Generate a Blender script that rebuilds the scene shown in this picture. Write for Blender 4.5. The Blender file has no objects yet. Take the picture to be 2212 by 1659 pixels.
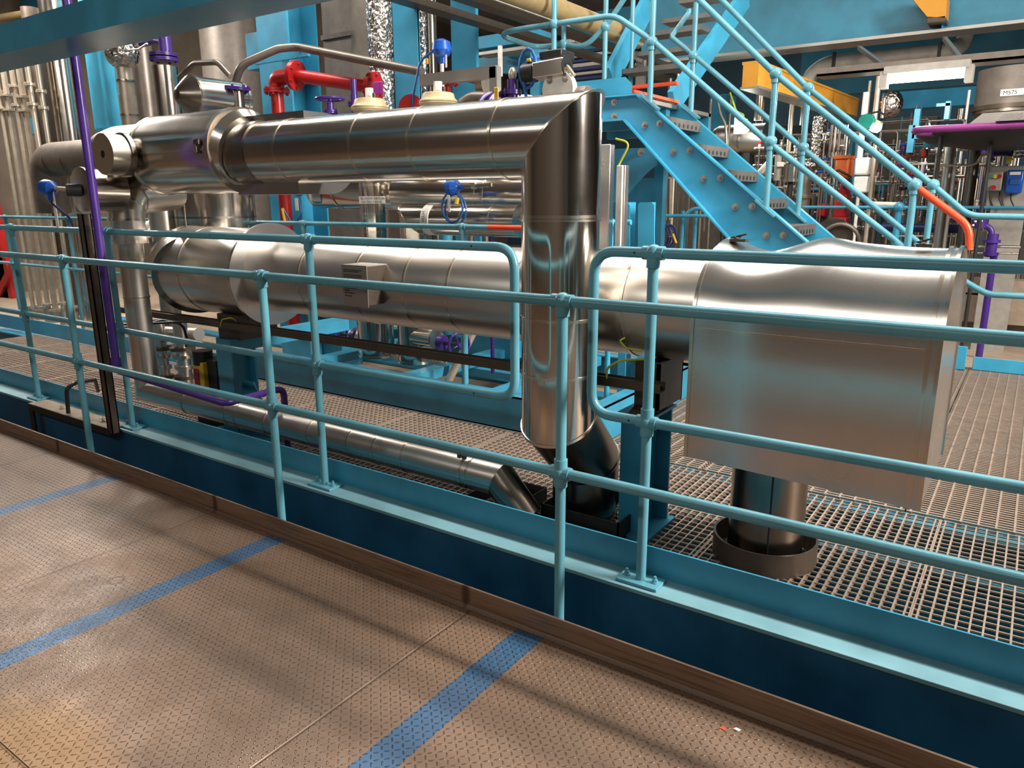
import bpy, bmesh, math, random
from mathutils import Vector as V, Matrix
random.seed(7)
scn = bpy.context.scene
COL = scn.collection
H = 1.396                       # eye height above the checker plate deck
# ------------------------------------------------------------------ camera
F, CX, CY = 1619.0, 1106.0, 829.5
_y, _p, _r = math.radians(34.74), math.radians(13.93), math.radians(-.28)
fw = V((-math.sin(_y)*math.cos(_p), math.cos(_y)*math.cos(_p), -math.sin(_p)))
rt = V((math.cos(_y), math.sin(_y), 0)); up = rt.cross(fw)
rt, up = math.cos(_r)*rt + math.sin(_r)*up, -math.sin(_r)*rt + math.cos(_r)*up
cam = bpy.data.cameras.new('camera'); camo = bpy.data.objects.new('camera', cam); COL.objects.link(camo)
cam.sensor_width = 36; cam.lens = F/2212*36; cam.clip_start = .05; cam.clip_end = 200
M = Matrix((rt, up, -fw)).transposed().to_4x4(); M.translation = V((0, 0, H)); camo.matrix_world = M
scn.camera = camo
def at(u, v, Y=None, Z=None, X=None):
    """point of the place seen at (u, v) of the survey photo, on the plane Y=, Z= or X="""
    d = rt*((u-CX)/F) - up*((v-CY)/F) + fw
    if Y is not None: t = Y/d.y
    elif X is not None: t = X/d.x
    else: t = (Z-H)/d.z
    return V((0, 0, H)) + d*t
# ------------------------------------------------------------------ materials
class NT:
    def __init__(s, name):
        s.m = bpy.data.materials.new(name); s.m.use_nodes = True; s.t = s.m.node_tree
        s.b = s.t.nodes['Principled BSDF']
    def n(s, typ, **k):
        o = s.t.nodes.new(typ)
        for a, v in k.items(): setattr(o, a, v)
        return o
    def l(s, a, b): s.t.links.new(a, b)
    def put(s, sock, v):
        if isinstance(v, bpy.types.NodeSocket): s.l(v, sock)
        else: sock.default_value = v
    def math(s, op, a, b=0.0, c=None, clamp=False):
        o = s.n('ShaderNodeMath', operation=op); o.use_clamp = clamp
        s.put(o.inputs[0], a); s.put(o.inputs[1], b)
        if c is not None: s.put(o.inputs[2], c)
        return o.outputs[0]
    def pos(s, obj=True):
        return s.n('ShaderNodeTexCoord').outputs['Object'] if obj else s.n('ShaderNodeNewGeometry').outputs['Position']
    def mapping(s, vec, scale=(1, 1, 1), loc=(0, 0, 0), rot=(0, 0, 0)):
        o = s.n('ShaderNodeMapping'); s.l(vec, o.inputs[0])
        o.inputs['Scale'].default_value = scale; o.inputs['Location'].default_value = loc; o.inputs['Rotation'].default_value = rot
        return o.outputs[0]
    def noise(s, vec, scale, detail=3, rough=.5):
        o = s.n('ShaderNodeTexNoise'); s.l(vec, o.inputs['Vector'])
        o.inputs['Scale'].default_value = scale; o.inputs['Detail'].default_value = detail; o.inputs['Roughness'].default_value = rough
        return o.outputs[0]
    def ramp(s, f, lo, hi, a=0., b=1.):
        o = s.n('ShaderNodeMapRange'); s.put(o.inputs[0], f)
        for i, v in enumerate((lo, hi, a, b)): o.inputs[1+i].default_value = v
        return o.outputs[0]
    def mix(s, f, a, b):
        o = s.n('ShaderNodeMix', data_type='RGBA'); s.put(o.inputs[0], f)
        for i, v in ((6, a), (7, b)): s.put(o.inputs[i], v if isinstance(v, bpy.types.NodeSocket) else (*v, 1))
        return o.outputs[2]
    def bump(s, h, strength=.3, dist=.01):
        o = s.n('ShaderNodeBump'); s.put(o.inputs['Height'], h)
        o.inputs['Strength'].default_value = strength; o.inputs['Distance'].default_value = dist
        s.l(o.outputs[0], s.b.inputs['Normal'])
    def set(s, **k):
        for a, v in k.items():
            sk = s.b.inputs[a.replace('_', ' ')]
            if isinstance(v, tuple) and len(v) == 3: v = (*v, 1)
            s.put(sk, v)
        return s.m
def paint(name, c, rough=.32, var=.12, bump=.12, dirt=None, spec=.5):
    k = NT(name); p = k.pos(False)
    n1 = k.noise(p, 3.5, 4); n2 = k.noise(p, 60, 2)
    c2 = tuple(x*(1-var*1.6) for x in c); c1 = tuple(min(1, x*(1+var)) for x in c)
    col = k.mix(k.ramp(n1, .35, .65), c2, c1)
    if dirt: col = k.mix(k.ramp(k.noise(p, 9, 5, .7), .55, .78, 0, .6), col, dirt)
    k.bump(n2, bump, .004)
    return k.set(Base_Color=col, Roughness=k.ramp(n1, .3, .7, rough*.8, rough*1.25), Specular_IOR_Level=spec)
def steel(name, c, rough=.2, dent=.25, scale=3., smear=.1, stretch=(1, 1, 1)):
    k = NT(name); p0 = k.pos(False); p = k.mapping(p0, stretch)
    n1 = k.noise(p, scale, 1); n2 = k.noise(p, 26, 3, .6); n3 = k.noise(p0, 4, 4, .6)
    h = n1
    k.bump(h, dent, .02)
    col = k.mix(k.ramp(n3, .15, .9, 0, 1), c, tuple(x*.86 for x in c))
    r = k.ramp(n3, .1, .9, rough-smear*.5, rough+smear*.7)
    return k.set(Base_Color=col, Metallic=1., Roughness=r)
def flat(name, c, rough=.5, metal=0., emit=None, es=0., trans=0.):
    k = NT(name); p = k.pos(False); n = k.noise(p, 14, 3)
    col = k.mix(k.ramp(n, .3, .7), tuple(x*.86 for x in c), tuple(min(1, x*1.08) for x in c))
    if emit: k.b.inputs['Emission Color'].default_value = (*emit, 1); k.b.inputs['Emission Strength'].default_value = es
    return k.set(Base_Color=col, Roughness=rough, Metallic=metal)
BLUE = (.062, .325, .43)
mt = {}
mt['blue'] = paint('blue_rail_paint', (.105, .315, .395), .3, .1, .1)
mt['webblue'] = paint('shaded_blue_web_paint', (.009, .085, .185), .45, .15, .08)  # deeper blue, with the shade on the beam web put into the colour
mt['flangeblue'] = paint('dusty_blue_flange_paint', (.16, .33, .385), .5, .12, .08)
mt['beamblue'] = paint('blue_beam_paint', (.038, .25, .39), .36, .12, .08)
mt['stairblue'] = paint('blue_stair_paint', (.05, .355, .56), .33, .1, .08)
mt['girderblue'] = paint('blue_girder_paint', (.036, .19, .285), .42, .12, .08)
mt['colblue'] = paint('blue_column_paint', (.033, .27, .44), .4, .12, .08)
mt['red'] = paint('red_pipe_paint', (.42, .012, .012), .32, .15, .06)
mt['orange'] = paint('red_orange_rail_paint', (.85, .085, .025), .35, .06, .06)
mt['purple'] = paint('purple_pipe_paint', (.055, .02, .19), .3, .15, .06)
mt['magenta'] = paint('magenta_paint', (.26, .035, .21), .3, .1, .05)
mt['yellow'] = paint('yellow_beam_paint', (.56, .245, .02), .42, .1, .08)
mt['tan'] = flat('tan_pipe_enamel', (.34, .24, .11), .4)
mt['tread'] = flat('tread_steel', (.17, .155, .14), .5, .5)
mt['beige'] = paint('beige_enamel', (.60, .47, .27), .4, .08, .05)
mt['kerb'] = None
mt['steel'] = steel('polished_steel_cladding', (.69, .635, .57), .18, .14, 2.0, .08, (.35, 1, 1))
mt['steelv'] = steel('polished_upright_cladding', (.67, .615, .55), .13, .14, 3.2, .08, (1, 1, .12))
mt['steel2'] = steel('dull_steel_cladding', (.68, .635, .58), .30, .10, 1.8, .12, (.3, 1, 1))
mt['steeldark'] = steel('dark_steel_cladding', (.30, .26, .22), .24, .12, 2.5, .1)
mt['box'] = steel('satin_box_cladding', (.70, .665, .63), .25, .10, 1.6, .08)
mt['band'] = steel('band_steel', (.74, .67, .58), .22, .1, 4, .06)
mt['galv'] = steel('galvanised_steel', (.50, .46, .42), .42, .12, 8, .15)
mt['grate'] = flat('grating_steel', (.42, .325, .26), .5, .55)
mt['brown'] = flat('brown_steel', (.105, .08, .06), .45, .6)
mt['darkpipe'] = flat('dark_pipe_steel', (.22, .185, .16), .4, .7)
mt['cream'] = flat('cream_pipe_steel', (.62, .53, .42), .35, .55)
mt['black'] = flat('black_plastic', (.012, .012, .013), .4)
mt['dark'] = flat('dark_metal', (.03, .028, .026), .5, .3)
mt['white'] = flat('white_plastic', (.86, .83, .78), .45)
mt['grey'] = flat('grey_enamel', (.33, .30, .265), .5)
mt['duct'] = flat('grey_duct_sheet', (.20, .17, .145), .5, .35)
mt['bluehead'] = flat('bright_blue_enamel', (.008, .085, .42), .28)
mt['cable'] = flat('blue_cable', (.01, .10, .34), .4)
mt['navy'] = flat('navy_cable', (.006, .015, .10), .45)
mt['yellowtag'] = flat('yellow_plastic', (.80, .50, .03), .45)
mt['greenyellow'] = flat('green_yellow_cable', (.50, .52, .04), .45)
mt['teal'] = flat('teal_plastic', (.02, .30, .24), .4)
mt['orangeplastic'] = flat('orange_enamel', (.70, .14, .03), .4)
mt['redvalve'] = flat('red_enamel', (.45, .012, .015), .35)
mt['ink'] = flat('black_ink', (.02, .02, .02), .6)
mt['concrete'] = flat('tan_concrete', (.36, .275, .20), .8)
mt['pinktag'] = flat('pink_plastic', (.45, .04, .35), .45)
mt['tube'] = flat('lit_tube', (1, 1, 1), .4, 0, (1, .94, .84), 14)
def foil():
    k = NT('aluminium_foil'); p = k.pos(False)
    v = k.n('ShaderNodeTexVoronoi'); k.l(p, v.inputs['Vector']); v.inputs['Scale'].default_value = 30
    k.bump(k.math('ADD', v.outputs['Distance'], k.noise(p, 30, 3)), .6, .02)
    return k.set(Base_Color=(.62, .58, .54), Metallic=1., Roughness=.16)
mt['foil'] = foil()
def wallmat(name, c, axis, pitch, rough=.6):
    k = NT(name); p = k.pos(False); s = k.n('ShaderNodeSeparateXYZ'); k.l(p, s.inputs[0])
    w = k.math('FRACT', k.math('DIVIDE', s.outputs[axis], pitch))
    rib = k.math('LESS_THAN', w, .35)
    n = k.noise(p, 2.2, 4)
    col = k.mix(k.ramp(n, .3, .7), tuple(x*.7 for x in c), c)
    k.bump(rib, .8, .03)
    return k.set(Base_Color=col, Roughness=rough)
mt['wallfar'] = wallmat('ribbed_blue_wall', (.035, .10, .15), 'X', .3)
mt['walltan'] = wallmat('ribbed_tan_wall', (.20, .155, .115), 'Y', .25)
mt['ceil'] = wallmat('ribbed_ceiling', (.32, .31, .29), 'X', .3)
mt['wallnear'] = wallmat('ribbed_dark_wall', (.10, .075, .058), 'X', .3)
mt['pit'] = flat('pit_floor', (.012, .016, .02), .8)
STRIPES = [(-1.262, -1.158), (-2.54, -2.444), (-3.83, -3.735)]
def kerbmat():
    k = NT('rusty_brown_kerb_steel'); p = k.pos(False); sp = k.n('ShaderNodeSeparateXYZ'); k.l(p, sp.inputs[0])
    st = k.noise(k.mapping(p, (1.2, 1, 40)), 2.2, 5, .65)
    col = k.mix(k.ramp(st, .47, .74), (.25, .165, .11), (.085, .038, .016))
    rust = None
    for xx in (-1.49, -2.95, -4.43):
        d = k.math('ABSOLUTE', k.math('SUBTRACT', sp.outputs['X'], xx))
        m = k.ramp(k.math('ADD', d, k.math('MULTIPLY', k.noise(p, 30, 3), .02)), .016, .034, 1, 0)
        rust = m if rust is None else k.math('MAXIMUM', rust, m)
    low = k.ramp(k.math('ADD', sp.outputs['Z'], k.math('MULTIPLY', st, .012)), .008, .026, 1, 0)
    rust = k.math('MAXIMUM', rust, k.math('MULTIPLY', low, .7))
    col = k.mix(k.math('MULTIPLY', rust, .85), col, (.06, .02, .007))
    k.bump(st, .2, .004)
    return k.set(Base_Color=col, Roughness=.5, Metallic=.25)
mt['kerb'] = kerbmat()
def floormat():
    k = NT('checker_plate'); p = k.pos(False); s = k.n('ShaderNodeSeparateXYZ'); k.l(p, s.inputs[0])
    x, y = s.outputs['X'], s.outputs['Y']
    c = .0195
    gx, gy = k.math('DIVIDE', x, c), k.math('DIVIDE', y, c)
    par = k.math('MODULO', k.math('ABSOLUTE', k.math('ADD', k.math('FLOOR', gx), k.math('FLOOR', gy))), 2.)
    u = k.math('SUBTRACT', k.math('FRACT', gx), .5); v = k.math('SUBTRACT', k.math('FRACT', gy), .5)
    sgn = k.math('SUBTRACT', k.math('MULTIPLY', par, 2.), 1.)
    vs = k.math('MULTIPLY', v, sgn)
    a = k.math('MULTIPLY', k.math('ADD', u, vs), .7071); b = k.math('MULTIPLY', k.math('SUBTRACT', u, vs), .7071)
    e = k.math('ADD', k.math('POWER', k.math('ABSOLUTE', k.math('DIVIDE', a, .47)), 2.), k.math('POWER', k.math('ABSOLUTE', k.math('DIVIDE', b, .125)), 2.))
    h = k.ramp(e, .1, 1., 1, 0)
    # plate joints
    j = None
    for xx in (-1.461, -2.965, -4.47, .04):
        m = k.ramp(k.math('ABSOLUTE', k.math('SUBTRACT', x, xx)), .002, .005, 1, 0)
        j = m if j is None else k.math('MAXIMUM', j, m)
    m = k.ramp(k.math('ABSOLUTE', k.math('SUBTRACT', y, .62)), .002, .005, 1, 0)
    j = k.math('MAXIMUM', j, k.math('MULTIPLY', m, k.math('LESS_THAN', x, -1.461)))
    hh = k.math('SUBTRACT', h, k.math('MULTIPLY', j, 1.2))
    big = k.noise(p, 1.3, 5, .6); med = k.noise(p, 7, 5, .65); fine = k.noise(p, 90, 3)
    col = k.mix(k.ramp(big, .35, .68), (.25, .157, .104), (.14, .09, .06))
    col = k.mix(k.ramp(med, .5, .8, 0, .55), col, (.17, .10, .062))
    grime = k.noise(k.mapping(p, (.55, 1.3, 1), rot=(0, 0, .35)), 1.7, 6, .7)
    col = k.mix(k.ramp(grime, .48, .68, 0, .62), col, (.085, .047, .026))
    col = k.mix(k.ramp(fine, .62, .75, 0, .35), col, (.10, .06, .035))
    col = k.mix(k.math('MULTIPLY', h, .5), col, (.46, .34, .26))
    # ochre spill near the lower left plate
    d = k.math('ADD', k.math('POWER', k.math('DIVIDE', k.math('ADD', x, 1.98), .36), 2.), k.math('POWER', k.math('DIVIDE', k.math('SUBTRACT', y, .62), .2), 2.))
    sp = k.ramp(k.math('ADD', d, k.math('MULTIPLY', k.math('SUBTRACT', med, .5), 1.6)), .3, 1.2, .45, 0)
    col = k.mix(sp, col, (.42, .23, .075))
    # stripes of blue floor paint, worn
    sm = None
    edge = k.math('MULTIPLY', k.math('SUBTRACT', k.noise(p, 55, 2), .5), .014)
    xe = k.math('ADD', x, edge)
    for lo, hi in STRIPES:
        mm = k.math('MULTIPLY', k.math('GREATER_THAN', xe, lo), k.math('LESS_THAN', xe, hi))
        sm = mm if sm is None else k.math('ADD', sm, mm)
    wear = k.ramp(k.math('ADD', k.math('MULTIPLY', big, .5), k.math('MULTIPLY', med, .5)), .38, .7, .93, .62)
    wear = k.math('MULTIPLY', wear, k.math('SUBTRACT', 1., k.math('MULTIPLY', h, .25)))
    col = k.mix(k.math('MULTIPLY', sm, wear), col, (.012, .112, .25))
    col = k.mix(k.math('MULTIPLY', j, .55), col, (.09, .055, .03))
    # two small rust rings left by tins
    for cx, cy, r0 in ((-2.79, 1.21, .02), (-2.70, 1.26, .028)):
        dd = k.math('SQRT', k.math('ADD', k.math('POWER', k.math('SUBTRACT', x, cx), 2.), k.math('POWER', k.math('SUBTRACT', y, cy), 2.)))
        rg = k.ramp(k.math('ABSOLUTE', k.math('SUBTRACT', dd, r0)), .003, .008, .8, 0)
        col = k.mix(rg, col, (.10, .03, .008))
    rough = k.math('SUBTRACT', k.ramp(med, .3, .7, .36, .52), k.math('MULTIPLY', h, .2))
    k.bump(k.math('ADD', hh, k.math('MULTIPLY', fine, .05)), .95, .0036)
    return k.set(Base_Color=col, Roughness=rough, Metallic=k.math('ADD', .2, k.math('MULTIPLY', h, .6)), Specular_IOR_Level=.5)
mt['floor'] = floormat()
# ------------------------------------------------------------------ mesh building
def basis(d):
    d = V(d).normalized()
    a = V((0, 0, 1)) if abs(d.z) < .9 else V((1, 0, 0))
    u = d.cross(a).normalized(); w = d.cross(u).normalized()
    return d, u, w
class MB:
    def __init__(s): s.v = []; s.f = []
    def add(s, vs, fs):
        o = len(s.v); s.v += [V(x) for x in vs]; s.f += [tuple(i+o for i in f) for f in fs]; return s
    def box(s, lo, hi):
        x0, y0, z0 = [min(a, b) for a, b in zip(lo, hi)]; x1, y1, z1 = [max(a, b) for a, b in zip(lo, hi)]
        return s.add([(x0,y0,z0),(x1,y0,z0),(x1,y1,z0),(x0,y1,z0),(x0,y0,z1),(x1,y0,z1),(x1,y1,z1),(x0,y1,z1)],
                     [(3,2,1,0),(4,5,6,7),(0,1,5,4),(1,2,6,5),(2,3,7,6),(3,0,4,7)])
    def bar(s, p0, p1, w, h, upv=(0, 0, 1)):
        """box beam from p0 to p1, w wide (sideways), h high (along upv)"""
        p0, p1 = V(p0), V(p1); d = (p1-p0).normalized(); u = V(upv)
        sd = d.cross(u)
        if sd.length < 1e-4: u = V((0, 1, 0)); sd = d.cross(u)
        sd.normalize(); u = sd.cross(d).normalized()
        vs = [p + sd*(a*w/2) + u*(b*h/2) for p in (p0, p1) for a, b in ((-1,-1),(1,-1),(1,1),(-1,1))]
        return s.add(vs, [(0,1,2,3),(7,6,5,4),(1,0,4,5),(2,1,5,6),(3,2,6,7),(0,3,7,4)])
    def seg(s, p0, p1, r, n0=None, n1=None, n=32, caps=(True, True), r1=None):
        """cylinder from p0 to p1 whose ends may be cut along planes n0 / n1 (mitres)"""
        p0, p1 = V(p0), V(p1); d, u, w = basis(p1-p0); r1 = r if r1 is None else r1
        vs = []
        for p, nn, rr in ((p0, n0, r), (p1, n1, r1)):
            nn = V(nn) if nn is not None else d
            for i in range(n):
                a = 2*math.pi*i/n; o = (u*math.cos(a) + w*math.sin(a))*rr
                vs.append(p + o - d*(o.dot(nn)/d.dot(nn)))
        fs = [(i, i+n, (i+1) % n + n, (i+1) % n) for i in range(n)]
        if caps[0]: fs.append(tuple(range(n)))
        if caps[1]: fs.append(tuple(range(2*n-1, n-1, -1)))
        return s.add(vs, fs)
    def tube(s, pts, r, n=12, caps=True):
        """round tube swept along a path (smooth bends)"""
        pts = [V(p) for p in pts]; N = len(pts)
        ts = []
        for i in range(N):
            a = pts[max(i-1, 0)]; b = pts[min(i+1, N-1)]; ts.append((b-a).normalized())
        d, u, w = basis(ts[0]); vs = []; fs = []
        for i, p in enumerate(pts):
            t = ts[i]
            if i:
                u = (u - t*u.dot(t)); u = u.normalized() if u.length > 1e-6 else basis(t)[1]
            w = t.cross(u)
            for k in range(n):
                a = 2*math.pi*k/n; vs.append(p + (u*math.cos(a) + w*math.sin(a))*r)
        for i in range(N-1):
            for k in range(n):
                fs.append((i*n+k, i*n+(k+1) % n, (i+1)*n+(k+1) % n, (i+1)*n+k))
        if caps: fs += [tuple(range(n-1, -1, -1)), tuple(range((N-1)*n, N*n))]
        return s.add(vs, fs)
    def lathe(s, o, d, prof, n=28):
        """profile [(t, r)] turned about the axis through o along d"""
        o = V(o); d, u, w = basis(d); vs = []; fs = []
        for t, r in prof:
            for k in range(n):
                a = 2*math.pi*k/n; vs.append(o + d*t + (u*math.cos(a) + w*math.sin(a))*max(r, 1e-4))
        m = len(prof)
        for i in range(m-1):
            for k in range(n): fs.append((i*n+k, (i+1)*n+k, (i+1)*n+(k+1) % n, i*n+(k+1) % n))
        fs += [tuple(range(n)), tuple(range(m*n-1, (m-1)*n-1, -1))]
        return s.add(vs, fs)
    def ring(s, o, d, r0, r1, h, n=32):
        """flat hollow ring: inner r0, outer r1, thickness h along d from o"""
        o = V(o); d, u, w = basis(d); vs = []; fs = []
        for t, r in ((0, r0), (0, r1), (h, r1), (h, r0)):
            for k in range(n):
                a = 2*math.pi*k/n; vs.append(o + d*t + (u*math.cos(a) + w*math.sin(a))*r)
        for i in range(4):
            for k in range(n): fs.append((i*n+k, ((i+1) % 4)*n+k, ((i+1) % 4)*n+(k+1) % n, i*n+(k+1) % n))
        return s.add(vs, fs)
    def ball(s, c, r, n=16, sx=(1, 1, 1)):
        m = n//2; vs = []; fs = []; c = V(c)
        for i in range(m+1):
            th = math.pi*i/m
            for k in range(n):
                a = 2*math.pi*k/n
                vs.append(c + V((math.sin(th)*math.cos(a)*r*sx[0], math.sin(th)*math.sin(a)*r*sx[1], math.cos(th)*r*sx[2])))
        for i in range(m):
            for k in range(n): fs.append((i*n+k, (i+1)*n+k, (i+1)*n+(k+1) % n, i*n+(k+1) % n))
        return s.add(vs, fs)
    def prism(s, prof, ext):
        """closed polygon of points pushed along ext"""
        n = len(prof); ext = V(ext)
        vs = [V(p) for p in prof] + [V(p)+ext for p in prof]
        fs = [tuple(range(n-1, -1, -1)), tuple(range(n, 2*n))] + [(i, (i+1) % n, (i+1) % n+n, i+n) for i in range(n)]
        return s.add(vs, fs)
    def hexbolt(s, c, d, r=.012, h=.012):
        d_ = V(d).normalized()
        s.seg(V(c), V(c)+d_*h*.35, r*1.45, n=16); s.seg(V(c)+d_*h*.35, V(c)+d_*h*1.2, r, n=6); s.seg(V(c)+d_*h*1.2, V(c)+d_*h*2.1, r*.55, n=10)
        return s
    def build(s, name, mat, parent=None, bevel=0, kind=None, sharp=35):
        me = bpy.data.meshes.new(name); bm = bmesh.new()
        vs = [bm.verts.new(v) for v in s.v]
        for f in s.f:
            try: bm.faces.new([vs[i] for i in f])
            except ValueError: pass
        bmesh.ops.remove_doubles(bm, verts=bm.verts, dist=2e-5)
        bmesh.ops.recalc_face_normals(bm, faces=bm.faces)
        org = V((0, 0, 0))
        if parent is not None:
            q = parent
            while q is not None: org += q.location; q = q.parent
        else:
            xs = [v.co for v in bm.verts]
            org = V(((min(p.x for p in xs)+max(p.x for p in xs))/2, (min(p.y for p in xs)+max(p.y for p in xs))/2, min(p.z for p in xs)))
        for v in bm.verts: v.co -= org
        bm.to_mesh(me); bm.free()
        for p in me.polygons: p.use_smooth = True
        me.set_sharp_from_angle(angle=math.radians(sharp))
        me.materials.append(mt[mat] if isinstance(mat, str) else mat)
        o = bpy.data.objects.new(name, me); COL.objects.link(o)
        if parent is not None: o.parent = parent
        else: o.location = org
        if kind: o['kind'] = kind
        if bevel:
            b = o.modifiers.new('soft_edges', 'BEVEL'); b.width = bevel; b.segments = 2; b.limit_method = 'ANGLE'; b.angle_limit = math.radians(40)
        return o
def tag(o, label, cat, group=None):
    o['label'] = label; o['category'] = cat
    if group: o['group'] = group
    return o
def thing(name, label, cat, loc=(0, 0, 0), group=None):
    o = bpy.data.objects.new(name, None); COL.objects.link(o); o.location = V(loc); o.empty_display_size = .1
    return tag(o, label, cat, group)
def arc(c, u, v, r, a0, a1, n=8):
    return [V(c) + V(u)*(r*math.cos(a0+(a1-a0)*i/n)) + V(v)*(r*math.sin(a0+(a1-a0)*i/n)) for i in range(n+1)]
def rounded(pts, r, n=7):
    """polyline with its inner corners rounded by r"""
    pts = [V(p) for p in pts]; out = [pts[0]]
    for i in range(1, len(pts)-1):
        a, b, c = pts[i-1], pts[i], pts[i+1]
        d0 = (a-b).normalized(); d1 = (c-b).normalized()
        ang = d0.angle(d1); t = min(r/math.tan(ang/2), (a-b).length*.49, (c-b).length*.49)
        p0, p1 = b+d0*t, b+d1*t
        for k in range(n+1):
            f = k/n; out.append(p0*(1-f)**2 + b*2*f*(1-f) + p1*f**2)
    out.append(pts[-1]); return out
def mitre_normals(pts):
    pts = [V(p) for p in pts]; ds = [(pts[i+1]-pts[i]).normalized() for i in range(len(pts)-1)]
    return [ds[0]] + [(ds[i]+ds[i+1]).normalized() for i in range(len(ds)-1)] + [ds[-1]]
G = -.044                       # top of the bar grating
def struct(name, mb, mat, kind='structure', **k): return mb.build(name, mat, None, kind=kind, **k)
# ================================================================== the setting
struct('floor', MB().box((-11, -5.5, -.03), (3.5, 1.862, 0)), 'floor')
for i in range(13):             # bar grating, panel by panel, along the steel skids
    x0 = -9.0 + .8*i; m = MB()
    for k in range(20):
        x = x0 + .02 + k*.04; m.box((x-.0032, 2.27, G-.03), (x+.0032, 3.735, G))
    for k in range(34):
        y = 2.29 + k*.0435; m.box((x0+.002, y-.0028, G-.007), (x0+.798, y+.0028, G-.0005))
    for x in (x0+.003, x0+.797): m.box((x-.0025, 2.27, G-.03), (x+.0025, 3.735, G))
    struct('floor_grating', m, 'grate')
for ix in range(4):
    for iy in range(3):
        x0 = -2.35 + 1.0*ix; y0 = 3.76 + 1.2*iy; m = MB()
        for k in range(15):
            x = x0 + .02 + k*.0685; m.box((x-.0045, y0, G-.03), (x+.0045, y0+1.19, G))
        for k in range(40):
            y = y0 + .015 + k*.03; m.box((x0+.002, y-.006, G-.012), (x0+.995, y+.006, G-.002))
        struct('floor_grating', m, 'grate')
m = MB()
for y, w in ((2.5, .16), (3.3, .12), (3.76, .14), (5.0, .15), (6.2, .15)):
    m.box((-10, y-w/2, G-.055), (3, y+w/2, G-.034)); m.box((-10, y-.008, G-.3), (3, y+.008, G-.05))
for x in (-8, -5.6, -3.2, -.55, 1.6): m.box((x-.07, 2.2, G-.33), (x+.07, 7.4, G-.3)); m.box((x-.01, 2.2, G-.5), (x+.01, 7.4, G-.3))
struct('trim_1', m, 'beamblue')
struct('floor_lower', MB().box((-14, -6, -3.05), (6, 26, -3)), 'pit')
struct('floor_far', MB().box((-14, 7.45, G-.2), (9, 26, G)), 'concrete')
struct('floor_side', MB().box((-14, 3.78, G-.12), (-2.37, 7.45, G-.06)), 'concrete')
struct('wall_back', MB().box((-22, 20, -3), (12, 20.2, 7)), 'wallfar')
struct('wall_left', MB().box((-14.2, -6, -3), (-14, 20, 7)), 'walltan')
struct('wall_front', MB().box((-14, -5.7, -3), (6, -5.5, 7)), 'wallnear')
struct('wall_right', MB().box((9, -5.5, -3), (9.2, 20, 7)), 'wallnear')
struct('ceiling', MB().box((-22, -5.7, 6.0), (12, 20.2, 6.15)), 'ceil')
# ------------------------------------------------------------------ kerb and edge beam
kb = MB().box((-11, 1.857, 0.0), (3.5, 1.865, .079)); 
for i in range(1): kb.prism([(-11, 1.857, .0), (-11, 1.846, .0), (-11, 1.857, .011)], (14.5, 0, 0))
kerb = kb.build('kerb_plate', 'kerb'); tag(kerb, 'low brown rusty kerb plate welded along the edge of the checker plate floor', 'kerb')
eb = thing('edge_beam', 'long blue edge beam with pale top flange between the kerb and the grating', 'beam', (-3.5, 2.15, G))
MB().box((-11, 2.09, .112), (3.5, 2.235, .127)).build('flange', 'flangeblue', eb, bevel=.002)
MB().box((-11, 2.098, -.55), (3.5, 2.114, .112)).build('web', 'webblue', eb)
MB().box((-11, 2.07, -.57), (3.5, 2.235, -.55)).build('flange', 'beamblue', eb)
MB().box((-11, 2.208, .127), (3.5, 2.216, .2335)).build('toe_plate', 'beamblue', eb)
MB().box((-11, 2.216, G-.04), (3.5, 2.27, G-.031)).build('grating_ledge', 'beamblue', eb)
MB().box((-11, 2.216, G-.04), (3.5, 2.222, .112)).build('back_plate', 'beamblue', eb)
# ------------------------------------------------------------------ railings
R = .0168
def ball_joint(m, c, through=True, cap=False, r=.0265, axis='x', up_=(0, 0, 1)):
    c = V(c); m.ball(c, r, 16, (1, 1, 1)); a = V((1, 0, 0)) if axis == 'x' else V(axis).normalized()
    m.seg(c-a*.034, c+a*.034, R*1.28, n=16); m.seg(c-V(up_)*.045, c, R*1.28, n=16)
    if not cap: m.seg(c, c+V(up_)*.045, R*1.28, n=16)
    return m
def post(root, x, y, z0, ztop, joints, mat='blue', plate=False):
    p = MB().seg((x, y, z0), (x, y, ztop), R, n=16).build('post', mat, root)
    for z, cap in joints: ball_joint(MB(), (x, y, z), cap=cap).build('ball_joint', mat, p)
    if plate:
        MB().box((x-.075, y-.042, z0), (x+.075, y+.042, z0+.011)).build('base_plate', mat, p, bevel=.002)
        for dx in (-.052, .052): MB().hexbolt((x+dx, y, z0+.011), (0, 0, 1), .0085, .011).build('bolt', mat, p)
    return p
zt, zm, Yn = 1.100, .562, 1.9
nr = thing('railing', 'blue tubular railing nearest the checker plate floor, posts rising behind the brown kerb', 'railing', (-2.5, Yn, -.25))
MB().tube([(-9, Yn, zt), (2.5, Yn, zt)], R).build('top_rail', 'blue', nr)
MB().tube([(-9, Yn, zm), (2.5, Yn, zm)], R).build('mid_rail', 'blue', nr)
for x in (-4.14, -2.53, -1.134, .35): post(nr, x, Yn, -.25, zt, ((zt, True), (zm, False)))
zt2, zm2, Yf, zb = 1.2315, .693, 2.15, .127
xl, xr = at(1112, 700, Y=Yf).x, at(1281, 700, Y=Yf).x
fl = thing('railing', 'blue railing with rounded loop end left of the riser, bolted on the edge beam', 'railing', (-4, Yf, zb))
xs = at(1030, 537, Y=Yf).x
MB().tube([(-9.5, Yf, zt2), (xs, Yf, zt2)], R).build('top_rail', 'blue', fl)
MB().tube([(-9.5, Yf, zm2), (xs, Yf, zm2)], R).build('mid_rail', 'blue', fl)
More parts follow.
